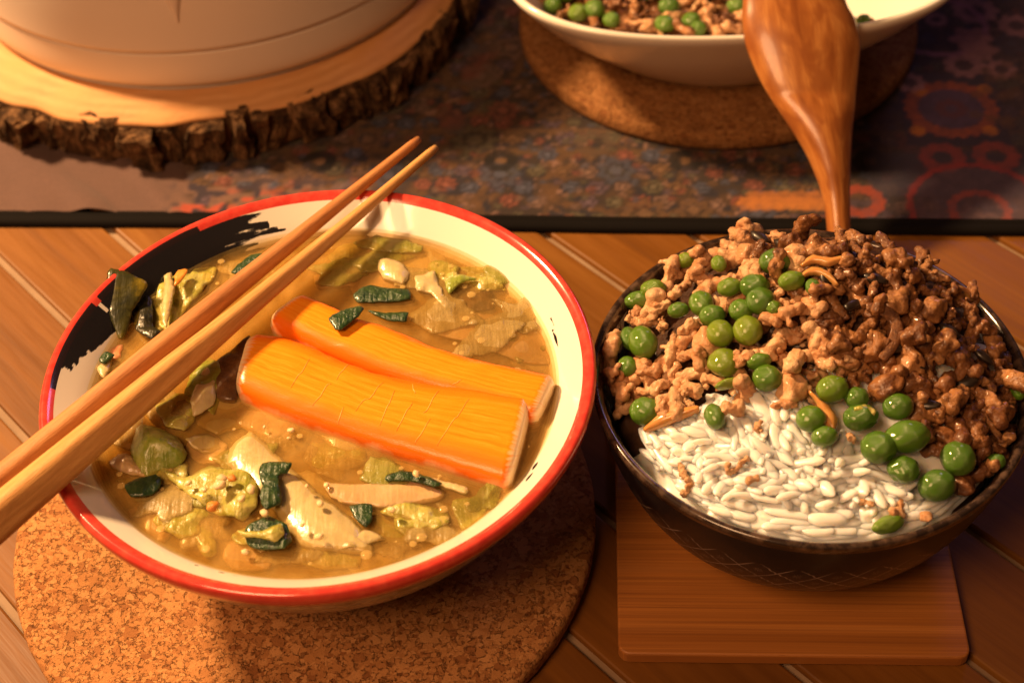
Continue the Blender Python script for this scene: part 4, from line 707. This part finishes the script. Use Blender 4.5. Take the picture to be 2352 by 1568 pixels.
M_under = meat_mat('gap_shade_mince', ((.05, .018, .006), (.06, .022, .008), (.07, .028, .010)), (.03, .010, .004), .35, 0.)  # black-brown underlayer: shade between the crumbles put into its colour
heap_mesh('minced_meat', 'minced meat darkened as gap shade underneath the loose crumbles in the dark bowl', 'minced meat', M_under, mound, RC, .0708, mask_back, -.0060, .0034)

def eval_mesh(o):
    bpy.context.view_layer.update(); dg = bpy.context.evaluated_depsgraph_get(); return bpy.data.meshes.new_from_object(o.evaluated_get(dg))
def remeshed(name, balls, vox, bumps, mats, seed):
    bm = bmesh.new()
    for c, r, s in balls:
        rr = bmesh.ops.create_icosphere(bm, subdivisions=2, radius=r); 
        for v in rr['verts']: v.co = Vector((v.co.x*s[0], v.co.y*s[1], v.co.z*s[2]))+Vector(c)
    me = bpy.data.meshes.new('t'); bm.to_mesh(me); bm.free(); o = bpy.data.objects.new('t', me); COL.objects.link(o)
    md = o.modifiers.new('r', 'REMESH'); md.mode = 'VOXEL'; md.voxel_size = vox; sm = o.modifiers.new('s', 'SMOOTH'); sm.iterations = 2; sm.factor = .5
    e2 = eval_mesh(o); bpy.data.objects.remove(o); bpy.data.meshes.remove(me); n = len(e2.vertices); P = np.zeros(n*3); e2.vertices.foreach_get('co', P); P = P.reshape(-1, 3); N = np.zeros(n*3); e2.vertices.foreach_get('normal', N); N = N.reshape(-1, 3)
    h = sum(a_*vn(P, f_, seed+i, 1) for i, (a_, f_) in enumerate(bumps)); P = P+N*h[:, None]; P -= (P.max(0)+P.min(0))/2; e2.vertices.foreach_set('co', P.ravel())
    e2.materials.clear()
    for q in mats: e2.materials.append(q)
    e2.polygons.foreach_set('use_smooth', [True]*len(e2.polygons)); e2.update(); e2.name = name; return e2
crumbs = []
for k in range(16):
    rs = np.random.default_rng(100+k); balls = []; p = np.zeros(3); d = rs.normal(size=3)*[1, 1, .25]; d /= np.linalg.norm(d); r0 = rs.uniform(.0013, .0017); nseg = int(rs.integers(9, 16)) if k < 5 else int(rs.integers(6, 12)) if k < 11 else int(rs.integers(2, 4))
    for i in range(nseg):
        r = r0*rs.uniform(.78, 1.18); balls.append((tuple(p), r, tuple(rs.uniform(.8, 1.2, 3))))
        if k % 3 == 0 or k >= 11:
            for _ in range(2): q = p+rs.normal(size=3)*r0*.75; balls.append((tuple(q), r*rs.uniform(.45, .8), (1, 1, .9)))
        d = d+rs.normal(size=3)*[.6, .6, .2]; d /= np.linalg.norm(d); p = p+d*r*rs.uniform(.75, 1.15)
    crumbs.append(remeshed('mince_crumble', balls, .00046, ((.00050, 420), (.00046, 800), (.00034, 1600)), [M_meat.m], 40+k))
def remat(me, m): q = me.copy(); q.materials.clear(); q.materials.append(m.m); return q
crumbs_d = [remat(c, M_meat_d) for c in crumbs]
peas = []
for k in range(6):
    bm = bmesh.new(); bmesh.ops.create_icosphere(bm, subdivisions=4, radius=1); P = np.array([v.co for v in bm.verts]); rs = np.random.default_rng(k)
    h = 1+.06*vn(P, 1.3, k, 2)+.034*vn(P, 4.0, k+30, 2)
    for _ in range([0, 1, 1, 2, 3, 5][k]):
        n_ = rs.normal(size=3); n_ /= np.linalg.norm(n_); dd = np.arccos(np.clip(P@n_, -1, 1)); h -= [0, .10, .14, .10, .11, .12][k]*np.exp(-(dd/.32)**2)
    if k >= 4: h += .05*vn(P, 4, k+9)
    P = P*h[:, None]*np.array([(1, 1, .95), (1, .95, .9), (1.05, .92, .9), (1.18, .92, .88), (1.05, .95, .82), (1.2, .8, .8)][k])
    for v, q in zip(bm.verts, P): v.co = q
    peas.append(bm_mesh(bm, 'pea', [M_pea.m]))
MM = {}
def scale_px(p): return (np.array([0, 0, CAM_H])-p)@(-FW)/(F_PX*KX)        # metres per photo pixel there
def pea(px, py, wpx, k, label, hpx=None, off=.0025, hf=mound, rot=None, tilt=0., group='peas in the dark rice bowl'):
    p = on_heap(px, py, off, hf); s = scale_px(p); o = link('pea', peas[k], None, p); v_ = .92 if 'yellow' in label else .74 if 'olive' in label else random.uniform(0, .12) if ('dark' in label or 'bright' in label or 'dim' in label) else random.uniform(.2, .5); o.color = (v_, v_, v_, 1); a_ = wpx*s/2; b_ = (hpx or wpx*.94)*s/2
    o.scale = (a_, b_, (a_+b_)/2*.95); o.rotation_euler = (PITCH*.0+tilt, 0, rot if rot is not None else random.uniform(-.4, .4)); return tag(o, label, 'pea', group)
PEAS = [
 (1575,598,46,1,'half hidden yellow green pea at the far left rim of the rice bowl',34),
 (1651,606,36,0,'small olive pea near the far rim between tan crumbles',38),
 (1500,664,58,4,'wrinkled olive pea on the left rim, upper of the touching pair',44),
 (1467,690,60,3,'glossy green pea on the left rim, lower of the touching pair',40),
 (1781,600,76,1,'largest bright green pea near the top of the heap',54),
 (1733,656,66,4,'puckered green pea left of the dark mince in the upper middle',58),
 (1676,661,56,2,'olive green pea tucked left of the puckered pea',44),
 (1747,692,64,2,'dented dark green pea overlapping the puckered pea',66),
 (1611,697,56,1,'oval green pea left of centre with a pale glint',62),
 (1702,712,56,1,'green pea squeezed between the round pea and the dented one',50),
 (1558,713,48,2,'green pea half hidden under crumbles beside the oval pea',36),
 (1636,725,60,1,'round green pea just right and below the oval pea',48),
 (1774,706,34,5,'narrow upright green pea skin beside the dented pea',44),
 (1818,645,62,1,'long olive pea lying beneath the largest bright pea',42),
 (1868,660,36,0,'small shiny pea at the edge of the dark mince',40),
 (1477,787,66,0,'big smooth green pea at the left wall of the bowl',76),
 (1446,778,40,0,'dark pea hiding behind the big smooth left pea',56),
 (1655,766,64,0,'smooth yellow green pea in the middle of the left heap',60),
 (1718,760,64,2,'dimpled green pea right of the smooth yellow green one',74),
 (1442,842,46,0,'shaded pea below the big smooth left pea',46),
 (1663,833,62,3,'dark green pea below the smooth yellow green one',70),
 (1743,830,58,1,'flat crescent of pea skin above a round pea at the rice edge',34),
 (1762,868,66,4,'wrinkled round pea touching the top of the rice',64),
 (1482,944,72,1,'shaded green pea at the left edge of the rice',64),
 (1641,956,46,1,'pea with a crumble on it lying on the rice',62),
 (1912,893,74,1,'olive green pea right of the rice top under the mince',60),
 (1968,914,56,1,'dark pea behind the loose onion skin',50),
 (2063,935,68,2,'pea with a fine seam nearest the dark mince',62),
 (1863,962,70,0,'round green pea right above the rice slope',56),
 (1894,1003,58,2,'small lower pea on the rice below the onion skin',48),
 (1976,958,78,4,'dark broad pea with a bright scrap on it',62),
 (2084,1003,90,3,'double looking long pea right of the rice',74),
 (2018,1027,80,4,'creased glossy pea beside the long pea',76),
 (2075,1078,60,5,'dark shrivelled pea pod scrap under the creased pea',76),
 (2200,1053,78,1,'dim green pea in shadow at the right of the bowl',80),
 (2152,1116,84,2,'split bright green pea lowest on the right',74),
 (2040,1204,66,5,'olive pea skin by the front rim with crumbles',44),
 (2333,890,30,1,'pea wedged against the right rim',64),
 (2288,1060,44,1,'dark pea by the lower right rim',36),
 (1672,881,52,5,'yellow pea skin flap just above the rice',24),
]
for i, (x, y, w, k, lb, h_) in enumerate(PEAS): pea(x, y, w*1.03, k, lb, h_*1.12, .0050+(.0018 if x < 1560 and y < 860 else 0), rot=(.15 if k != 5 else (.3 if h_ < w else -.2)))
def drop_crumb(px, py, size_px, k, dark, label, group, off=.001, hf=mound, rot=None, cat='mince', parentless=None):
    p = on_heap(px, py, off, hf); me = (crumbs_d if dark else crumbs)[k]; co_ = MM.get(me.name)
    if co_ is None:
        q = np.zeros(len(me.vertices)*3); me.vertices.foreach_get('co', q); q = q.reshape(-1, 3); co_ = MM[me.name] = float((q.max(0)-q.min(0)).max())
    o = link('mince_crumble', me, None, p); s = size_px*(.72 if k >= 11 else 1)*scale_px(p)/co_; o.scale = (s, s, s*random.uniform(.85, 1.1))
    e_ = .003; gx = (hf(p[0]+e_, p[1])-hf(p[0]-e_, p[1]))/(2*e_); gy = (hf(p[0], p[1]+e_)-hf(p[0], p[1]-e_))/(2*e_)
    q = Vector((0, 0, 1)).rotation_difference(Vector((-gx, -gy, 1)).normalized()); o.rotation_euler = (q @ Euler((random.uniform(-.45, .45), random.uniform(-.45, .45), random.uniform(0, 6.28) if rot is None else rot)).to_quaternion()).to_euler()
    return tag(o, label, cat, group)
def poisson(poly, dist, tries=6000, bad=()):
    xs = [p[0] for p in poly]; ys = [p[1] for p in poly]; out = []
    for _ in range(tries):
        p = (random.uniform(min(xs), max(xs)), random.uniform(min(ys), max(ys)))
        if in_poly(p, poly) and all((p[0]-q[0])**2+(p[1]-q[1])**2*1.5 > dist**2 for q in out) and all((p[0]-b[0])**2+(p[1]-b[1])**2 > b[2]**2 for b in bad): out.append(p)
    return out
bad = [(p[0], p[1], min(p[2], p[5])*.42+(20 if p[0] < 1560 else 14)) for p in PEAS]
LL = 'tan minced meat crumble among the peas on the left of the dark rice bowl'; LD = 'brown soy glazed crumble in the meat heap on the right of the dark rice bowl'
LPT = poisson(LIGHT_P, 36, 6000, bad); DPT = [p for p in poisson(DARK_P, 31, 9000, bad[4:5]+bad[25:37]) if math.hypot(*(on_heap(*p, 0)[:2]-RC)) < .0755]
TANS, BROWNS, WHITES, SBCS = [], [], [], []
for p in LPT: TANS.append((drop_crumb(*p, random.uniform(72, 124), random.randrange(16), False, LL, 'tan crumbles among the peas', random.uniform(-.001, .0028)), *p))
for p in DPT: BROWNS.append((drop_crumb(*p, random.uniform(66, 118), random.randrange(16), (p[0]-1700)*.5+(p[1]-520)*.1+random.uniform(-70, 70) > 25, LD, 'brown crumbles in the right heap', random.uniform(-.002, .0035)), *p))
# the crumbles lying loose on the rice, one by one
for (x, y, s_, k, r_, lb) in [(1575,1100,82,1,1.5,'thin upright crumble on the left of the white rice'),(1690,1065,66,4,2.3,'forked crumble in the middle of the white rice, upper piece'),(1727,1103,52,12,0,'round crumble in the middle of the white rice, lower piece'),(1745,981,48,13,.5,'little crumble near the top of the white rice'),(1800,932,60,5,.1,'flat tan crumble above the white rice top'),(2060,1165,78,7,1.2,'orange tan crumble by the front right rim'),(1990,1158,54,14,.2,'round tan crumble left of the orange tan one by the front rim'),(2127,1186,42,15,0,'tiny glossy crumble against the front right rim'),(1955,1004,36,11,0,'small round crumble between the peas and the rice'),(1560,915,120,2,.25,'long reddish crumble at the left edge of the rice'),(1690,925,90,8,1.2,'tall crumble resting on the pea at the rice top'),(1435,885,110,9,.6,'long pale crumble overhanging the left wall'),(1490,725,120,3,-.1,'broad pale crumble near the left wall above the big pea'),(1840,720,110,6,.8,'largest knobbly tan crumble in the centre of the heap')]:
    drop_crumb(x, y, s_, k, False, lb, 'loose crumbles picked out on the rice bowl', .0030, rot=r_)
CHAR = []
for i, (x, y) in enumerate([(1800,560),(1745,545),(2010,640),(1960,700),(2150,700),(2180,760),(2100,840),(2220,880),(2050,800),(1895,640),(2260,820),(2130,930)]):
    p = on_heap(x, y, .0035); o = link('charred_bit', cme.copy() if i == 0 else bpy.data.meshes[_cm], None, p)
    if i == 0: o.data.materials.clear(); o.data.materials.append(M_char.m); _cm = o.data.name
    CHAR.append((o, x, y)); o.scale = (.0042, .0022, .0016); o.rotation_euler = (random.uniform(-.4, .4), random.uniform(-.4, .4), random.uniform(0, 3)); tag(o, 'small black charred flake in the brown meat heap', 'charred bit', 'charred flakes in the meat heap')
def strip(label, pts, wpx, mat, name='onion_strip', cat='onion', off=.0052, curl=.0012):
    C = resample([tuple(on_heap(x, y, off)) for x, y in pts], .0012); n = len(C); T = np.gradient(C, axis=0); T /= np.linalg.norm(T, axis=1)[:, None]; N = np.array([0, -.55, .83]); B = np.cross(T, N); B /= np.linalg.norm(B, axis=1)[:, None]; N2 = np.cross(B, T)
    w = np.interp(np.linspace(0, 1, n), np.linspace(0, 1, len(wpx)), wpx)*scale_px(C.mean(0))/2; an = np.linspace(0, 2*np.pi, 14, endpoint=False)
    R = C[:, None]+B[:, None]*(w[:, None]*np.cos(an))[..., None]+N2[:, None]*(np.minimum(w, .0007)[:, None]*np.sin(an)-curl*np.cos(an)**2)[..., None]; R += (.0003*vn(R, 500, 3, 2))[..., None]; org = R.reshape(-1, 3).mean(0)
    me = new_mesh(name, (R-org).reshape(-1, 3), np.r_[grid(R, cv=True)], True, [mat.m]); bm = bmesh.new(); bm.from_mesh(me); bmesh.ops.holes_fill(bm, edges=[e_ for e_ in bm.edges if e_.is_boundary]); bm.to_mesh(me); bm.free(); return tag(link(name, me, None, org), label, cat)
strip('yellow onion skin lying on the peas right of the rice', [(1860,897),(1880,920),(1900,945),(1915,985)], [8, 14, 30, 36, 8], M_onion)
strip('orange fried onion strip at the left edge of the rice', [(1480,988),(1520,965),(1560,950),(1605,937)], [16, 34, 30, 12], M_onion)
strip('curved brown noodle like strip in the middle of the meat heap', [(1990,705),(2030,712),(2060,745),(2050,790),(2025,825)], [22, 30, 30, 28, 20], M_meat_d, 'mince_strip', 'mince', .006, .0)
strip('glossy caramelised onion strand near the top of the meat heap', [(1840,610),(1870,595),(1905,600),(1940,590)], [10, 26, 24, 12], M_onion)
strip('caramelised onion strand right of the largest pea', [(1835,640),(1865,622),(1900,630),(1925,655)], [10, 20, 22, 8], M_onion)
strip('yellow onion scrap near the right rim of the rice bowl', [(2195,665),(2215,672),(2240,690)], [14, 34, 16], M_onion)
strip('bright green pea scrap on the dark broad pea', [(1962,940),(1985,940),(2010,950)], [12, 30, 22], M_ygreen, 'pea_scrap', 'pea scrap', .0085)

DIRS = ['right of', 'below right of', 'below', 'below left of', 'left of', 'above left of', 'above', 'above right of']
ORD = ['', 'second ', 'third ', 'fourth ', 'fifth ', 'sixth ', 'seventh ', 'eighth ', 'ninth '] + ['%s ' % q for q in ('tenth', 'eleventh', 'twelfth', 'thirteenth', 'fourteenth', 'fifteenth', 'sixteenth', 'seventeenth', 'eighteenth', 'nineteenth', 'twentieth')]
def name_by_landmark(objs, head, lands):
    ''' each piece is told apart by the landmark nearest to it, its side, and how near it lies '''
    slots = {}
    for o, x, y in objs:
        l = min(range(len(lands)), key=lambda i: (lands[i][0]-x)**2+(lands[i][1]-y)**2); a_ = math.atan2(y-lands[l][1], x-lands[l][0]); k = int(round(a_/(math.pi/4))) % 8
        slots.setdefault((l, k), []).append((math.hypot(x-lands[l][0], y-lands[l][1]), o))
    for (l, k), q in slots.items():
        q.sort(key=lambda t: t[0])
        for i, (_d, o) in enumerate(q): o['label'] = '%s%s %s the %s' % (ORD[i]+('nearest ' if len(q) > 1 else ''), head, DIRS[k], lands[l][2])
LMP = [(1575,598,'far left olive pea'),(1500,664,'wrinkled pea on the left rim'),(1781,600,'largest bright pea'),(1733,656,'puckered pea'),(1611,697,'oval pea'),(1477,787,'big smooth left pea'),(1655,766,'smooth yellow green pea'),(1718,760,'dimpled pea'),(1663,833,'dark pea under the yellow green one'),(1762,868,'pea touching the rice top'),(1482,944,'shaded pea at the rice edge'),(1641,956,'pea lying on the rice'),(1840,720,'large knobbly crumble')]
LMD = [(1925,520,'spoon handle'),(1870,605,'caramelised onion strand'),(2020,765,'curved brown strip'),(2215,675,'yellow onion scrap'),(1912,893,'olive pea under the mince'),(2063,935,'pea with a fine seam'),(2200,1053,'dim shaded pea'),(2333,890,'pea at the right rim'),(1781,600,'largest bright pea'),(1840,720,'large knobbly crumble'),(2152,1116,'split bright pea')]
LMR = [(1575,1100,'thin upright crumble'),(1690,1065,'forked crumble'),(1727,1103,'round crumble'),(1641,956,'pea lying on the rice'),(1745,981,'little crumble'),(1863,962,'pea on the rice slope'),(1894,1003,'small lower pea'),(2018,1027,'creased glossy pea'),(2060,1165,'orange tan crumble'),(1990,1158,'round tan crumble by the rim'),(2152,1116,'split bright pea'),(2040,1204,'olive pea skin'),(1530,970,'orange onion strip'),(1850,1240,'middle of the front rim'),(1700,1200,'left front rim'),(1850,1090,'centre of the bare rice')]

# rice grains
grains = []
for k in range(7):
    rs = np.random.default_rng(50+k); n = 9; an = np.linspace(0, 2*np.pi, 12, endpoint=False); L = 1.; bend = rs.uniform(-.10, .10); R = []
    for i in range(n):
        s = math.sin((i/(n-1)*2-1)*math.pi/2); w = .33*(.9+.2*k/7)*(1+.08*math.sin(i*1.7+k))*max(.002, (1-abs(s)**3.2))**.5; R.append(np.stack([np.full(12, s*.5*L), bend*(1-s*s)+w*np.cos(an)*.5*1.15, w*np.sin(an)*.5], 1))
    R = np.array(R); R += (.022*vn(R, 4, k, 2))[..., None]; grains.append(new_mesh('rice_grain', R.reshape(-1, 3), grid(R, cv=True), True, [M_rice.m]))
hidden = [(p[0], p[1], min(p[2], p[5])*.4) for p in PEAS]
def grain_rot(q): return (random.uniform(-.5, .5), random.uniform(-.5, .5), -.55+2.2*float(vn(np.array([[q[0], q[1], 0.]]), 75, 77)[0])+random.gauss(0, .42)) if math.hypot(q[0]-RC[0], q[1]-RC[1]) < .062 else (random.uniform(-.2, .2), 0, math.atan2(q[1]-RC[1], q[0]-RC[0])+math.pi/2+random.gauss(0, .12))
bm = bmesh.new()
for p in poisson(RICE_P, 15, 24000):
    q = on_heap(*p, random.uniform(-.0042, -.0012))
    if math.hypot(*(q[:2]-RC)) > .0695: continue
    g_ = random.choice(grains); n0 = len(bm.verts); bm.from_mesh(g_); bm.verts.ensure_lookup_table(); s = random.uniform(.012, .017); M4 = Matrix.LocRotScale(Vector(q), Euler(grain_rot(q)), Vector((s, s*.68, s*.66)))
    for v in bm.verts[n0:]: v.co = M4 @ v.co
tm = bpy.data.meshes.new('t'); bm.to_mesh(tm); bm.free(); to = bpy.data.objects.new('t', tm); COL.objects.link(to); md = to.modifiers.new('r', 'REMESH'); md.mode = 'VOXEL'; md.voxel_size = .00062; sm = to.modifiers.new('s', 'SMOOTH'); sm.iterations = 3; sm.factor = .5
e2 = eval_mesh(to); bpy.data.objects.remove(to); bed = bpy.data.objects['cooked_rice']; bm = bmesh.new(); bm.from_mesh(bed.data); n0 = len(bm.verts); bm.from_mesh(e2); bm.verts.ensure_lookup_table()
for v in bm.verts[n0:]: v.co -= Vector((RC[0], RC[1], 0))
bm.to_mesh(bed.data); bm.free(); bed.data.polygons.foreach_set('use_smooth', [True]*len(bed.data.polygons)); bed.data.polygons.foreach_set('material_index', [0]*len(bed.data.polygons))
GP = [p for p in poisson(RICE_P, 18.6, 22000, hidden) if math.hypot(*(on_heap(*p, 0)[:2]-RC)) < .0695][:300]
for p in GP:
    q = on_heap(*p, random.uniform(-.0022, .0010)); o = link('rice_grain', random.choice(grains), None, q); s = random.uniform(.0100, .0180); w_ = random.uniform(.56, .80)*min(1.5, .0135/s); o.scale = (s, s*w_*random.uniform(.95, 1.25), s*w_*.9)
    o.rotation_euler = grain_rot(q); tag(o, 'white cooked rice grain in the bare patch at the front of the dark bowl', 'rice grain', 'rice grains in the dark bowl'); WHITES.append((o, *p))
name_by_landmark(SHR_O, 'translucent cabbage shred', LMV); name_by_landmark(CHAR, 'black charred flake', LMD); name_by_landmark(TOFU, 'tiny pale tofu crumb', [(*z5((740, 400)), 'crinkled front leaf'), (*z5((1100, 480)), 'white cabbage piece'), (*z5((1500, 410)), 'long tan strip'), (*z5((980, 150)), 'top of the white cabbage piece'), (*z5((950, 620)), 'nearest dark leaf')]); name_by_landmark(TANS, 'tan crumble', LMP); name_by_landmark(BROWNS, 'brown crumble', LMD); name_by_landmark(WHITES, 'rice grain', LMR)

# ------------------------------------------------------------------ food in the serving bowl
def mound_sb(x, y): return SBZ+.0335+.012*np.clip(1-np.hypot((x-.09)/.085, (y-.715)/.085)**2, -.6, 1)
def sbm(X, Y): return -.02*np.clip((X-.145)/.02, 0, 1)
heap_mesh('minced_meat', 'brown minced meat filling the left of the white serving bowl', 'minced meat', M_meat_d, lambda x, y: mound_sb(x, y), np.array([.098, .712]), .078, sbm, -.003, .003)
SBP = [(1270,14,44,0),(1328,30,48,1),(1366,22,50,0),(1405,46,42,1),(1537,16,52,0),(1527,56,48,2),(1588,48,46,1),(1604,66,40,0),(1692,14,48,1),(1300,-14,46,0),(1480,-20,50,1),(1620,-18,46,0)]
SBL = ['leftmost pea in the white serving bowl','olive pea second from the left in the white bowl','large pea third from the left in the white bowl','pea close to the rim below the large one in the white bowl','bright round pea in the middle of the white bowl','pea against the rim at the middle of the white bowl','pea left of the spoon in the white bowl','pea lowest at the rim left of the spoon','pea nearest the spoon in the white bowl','pea behind the left group in the white bowl','pea behind the middle group in the white bowl','pea behind the group left of the spoon']
for (x, y, w, k), lb in zip(SBP, SBL): pea(x, y, w, k, lb, w*.95, .003, mound_sb, group='peas in the white serving bowl')
for p in poisson([(1230,-120),(1720,-120),(1720,80),(1600,80),(1400,72),(1300,42),(1245,10)], 30, 5000, [(q[0], q[1], 30) for q in SBP]): SBCS.append((drop_crumb(*p, random.uniform(55, 90), random.randrange(16), random.random() < .35, 'brown mince crumble in the white serving bowl', 'crumbles in the serving bowl', random.uniform(-.001, .002), mound_sb), *p))
name_by_landmark(SBCS, 'mince crumble', [(x, y, q.replace(' in the white serving bowl', '').replace(' in the white bowl', '').replace(' in the middle of the white bowl', '')) for (x, y, w, k), q in zip(SBP, ['leftmost pea of the serving bowl', 'olive pea of the serving bowl', 'large pea of the serving bowl', 'pea below the large one', 'bright middle pea of the serving bowl', 'rim pea of the serving bowl', 'pea left of the spoon', 'lowest pea left of the spoon', 'pea nearest the spoon', 'back left pea of the serving bowl', 'back middle pea of the serving bowl', 'back pea left of the spoon'])])
def wall_sb(x, y): return .034+0*x
pea(1983, 46, 34, 1, 'lone pea stuck to the bare right wall of the white bowl', 26, .002, lambda x, y: .0625+0*x, group='peas in the white serving bowl')
for x, y, s_, lb in ((1962, 50, 34, 'left of'), (2000, 48, 30, 'right of'), (1945, 58, 26, 'farther left of')): drop_crumb(x, y, s_, 12, False, 'mince crumb just %s the lone pea on the bare bowl wall' % lb, 'crumbs by the lone pea', .0015, lambda x, y: .0615+0*x)

# ------------------------------------------------------------------ wooden spoon, leaning on the serving bowl
PA, PB = np.array([.137, .6035, .0795]), np.array([.1555, .517, .0065])
ax = PB-PA; ax /= np.linalg.norm(ax); nrm3 = np.cross([1., 0, 0], ax); nrm3 /= np.linalg.norm(nrm3); nrm3 = nrm3 if nrm3[2] > 0 else -nrm3
def on_plane(px, py):
    d = FW+(px/KX-512)/F_PX*RT+(341.4-py/KX)/F_PX*UP; o_ = np.array([0, 0, CAM_H]); return o_+d*((PA-o_)@nrm3/(d@nrm3))
prof = [(-245,1775,1885),(-235,1750,1905),(-200,1722,1928),(-150,1708,1938),(-80,1704,1940),(0,1706,1942),(50,1704,1966),(100,1711,1976),(150,1729,1973),(200,1753,1968),(250,1785,1964),(300,1819,1958),(350,1849,1955),(400,1872,1953),(450,1889,1952),(500,1897,1953),(550,1901,1955),(595,1905,1955),(604,1915,1945)]
pr_ = resample([(y, l, r) for y, l, r in prof], 8); secs = []
for y, l, r in pr_:
    Lp, Rp = on_plane(l, y), on_plane(r, y); c_ = (Lp+Rp)/2; w = np.linalg.norm(Rp-Lp)/2; sd_ = (Rp-Lp)/(2*w); an = np.linspace(0, 2*np.pi, 40, endpoint=False)
    bowlf = np.clip((w-.008)/.012, 0, 1); topz = np.sin(an); h_up = w*(.34*bowlf+.85*(1-bowlf)); h_dn = np.where(bowlf > 0, w*.85*(1-bowlf)+bowlf*(-w*.22), w*.85)
    hgt_ = np.where(topz >= 0, topz*h_up, topz*h_dn+0) - .0012*bowlf*(topz < 0)
    secs.append(c_+sd_*(w*np.cos(an))[:, None]+nrm3*(hgt_)[:, None])
SS = np.array(secs); org = PA.copy(); A = np.concatenate([[SS[0].mean(0)+(SS[0]-SS[0].mean(0))*.05], SS, [SS[-1].mean(0)+(SS[-1]-SS[-1].mean(0))*.05]])
sm_ = new_mesh('wooden_spoon', (A-org).reshape(-1, 3), grid(A, cv=True), True, [M_spoon.m]); li = np.zeros(len(sm_.loops), np.int32); sm_.loops.foreach_get('vertex_index', li)
sm_.uv_layers.new(name='UVMap').data.foreach_set('uv', np.stack([(li//40)/len(A)*4, .5+.5*np.cos(an[li % 40])], 1).astype(np.float32).ravel())
tag(link('wooden_spoon', sm_, None, org), 'glossy brown wooden spoon leaning face down on the white serving bowl', 'spoon')
for o in list(S.objects):
    if o.parent is None and o.name.split('.')[0] in ('pea', 'mince_crumble', 'charred_bit', 'rice_grain') and o.location.y < .5:
        d = Vector((o.location.x-RC[0], o.location.y-RC[1])); lim = .0735 if o.name.startswith('pea') else .0715
        if d.length > lim: d *= lim/d.length; o.location.x, o.location.y = RC[0]+d.x, RC[1]+d.y; o.location.z = max(o.location.z, .0725)
print('counts', len(SBCS),  len(LPT), len(DPT), len(GP), len(S.objects))
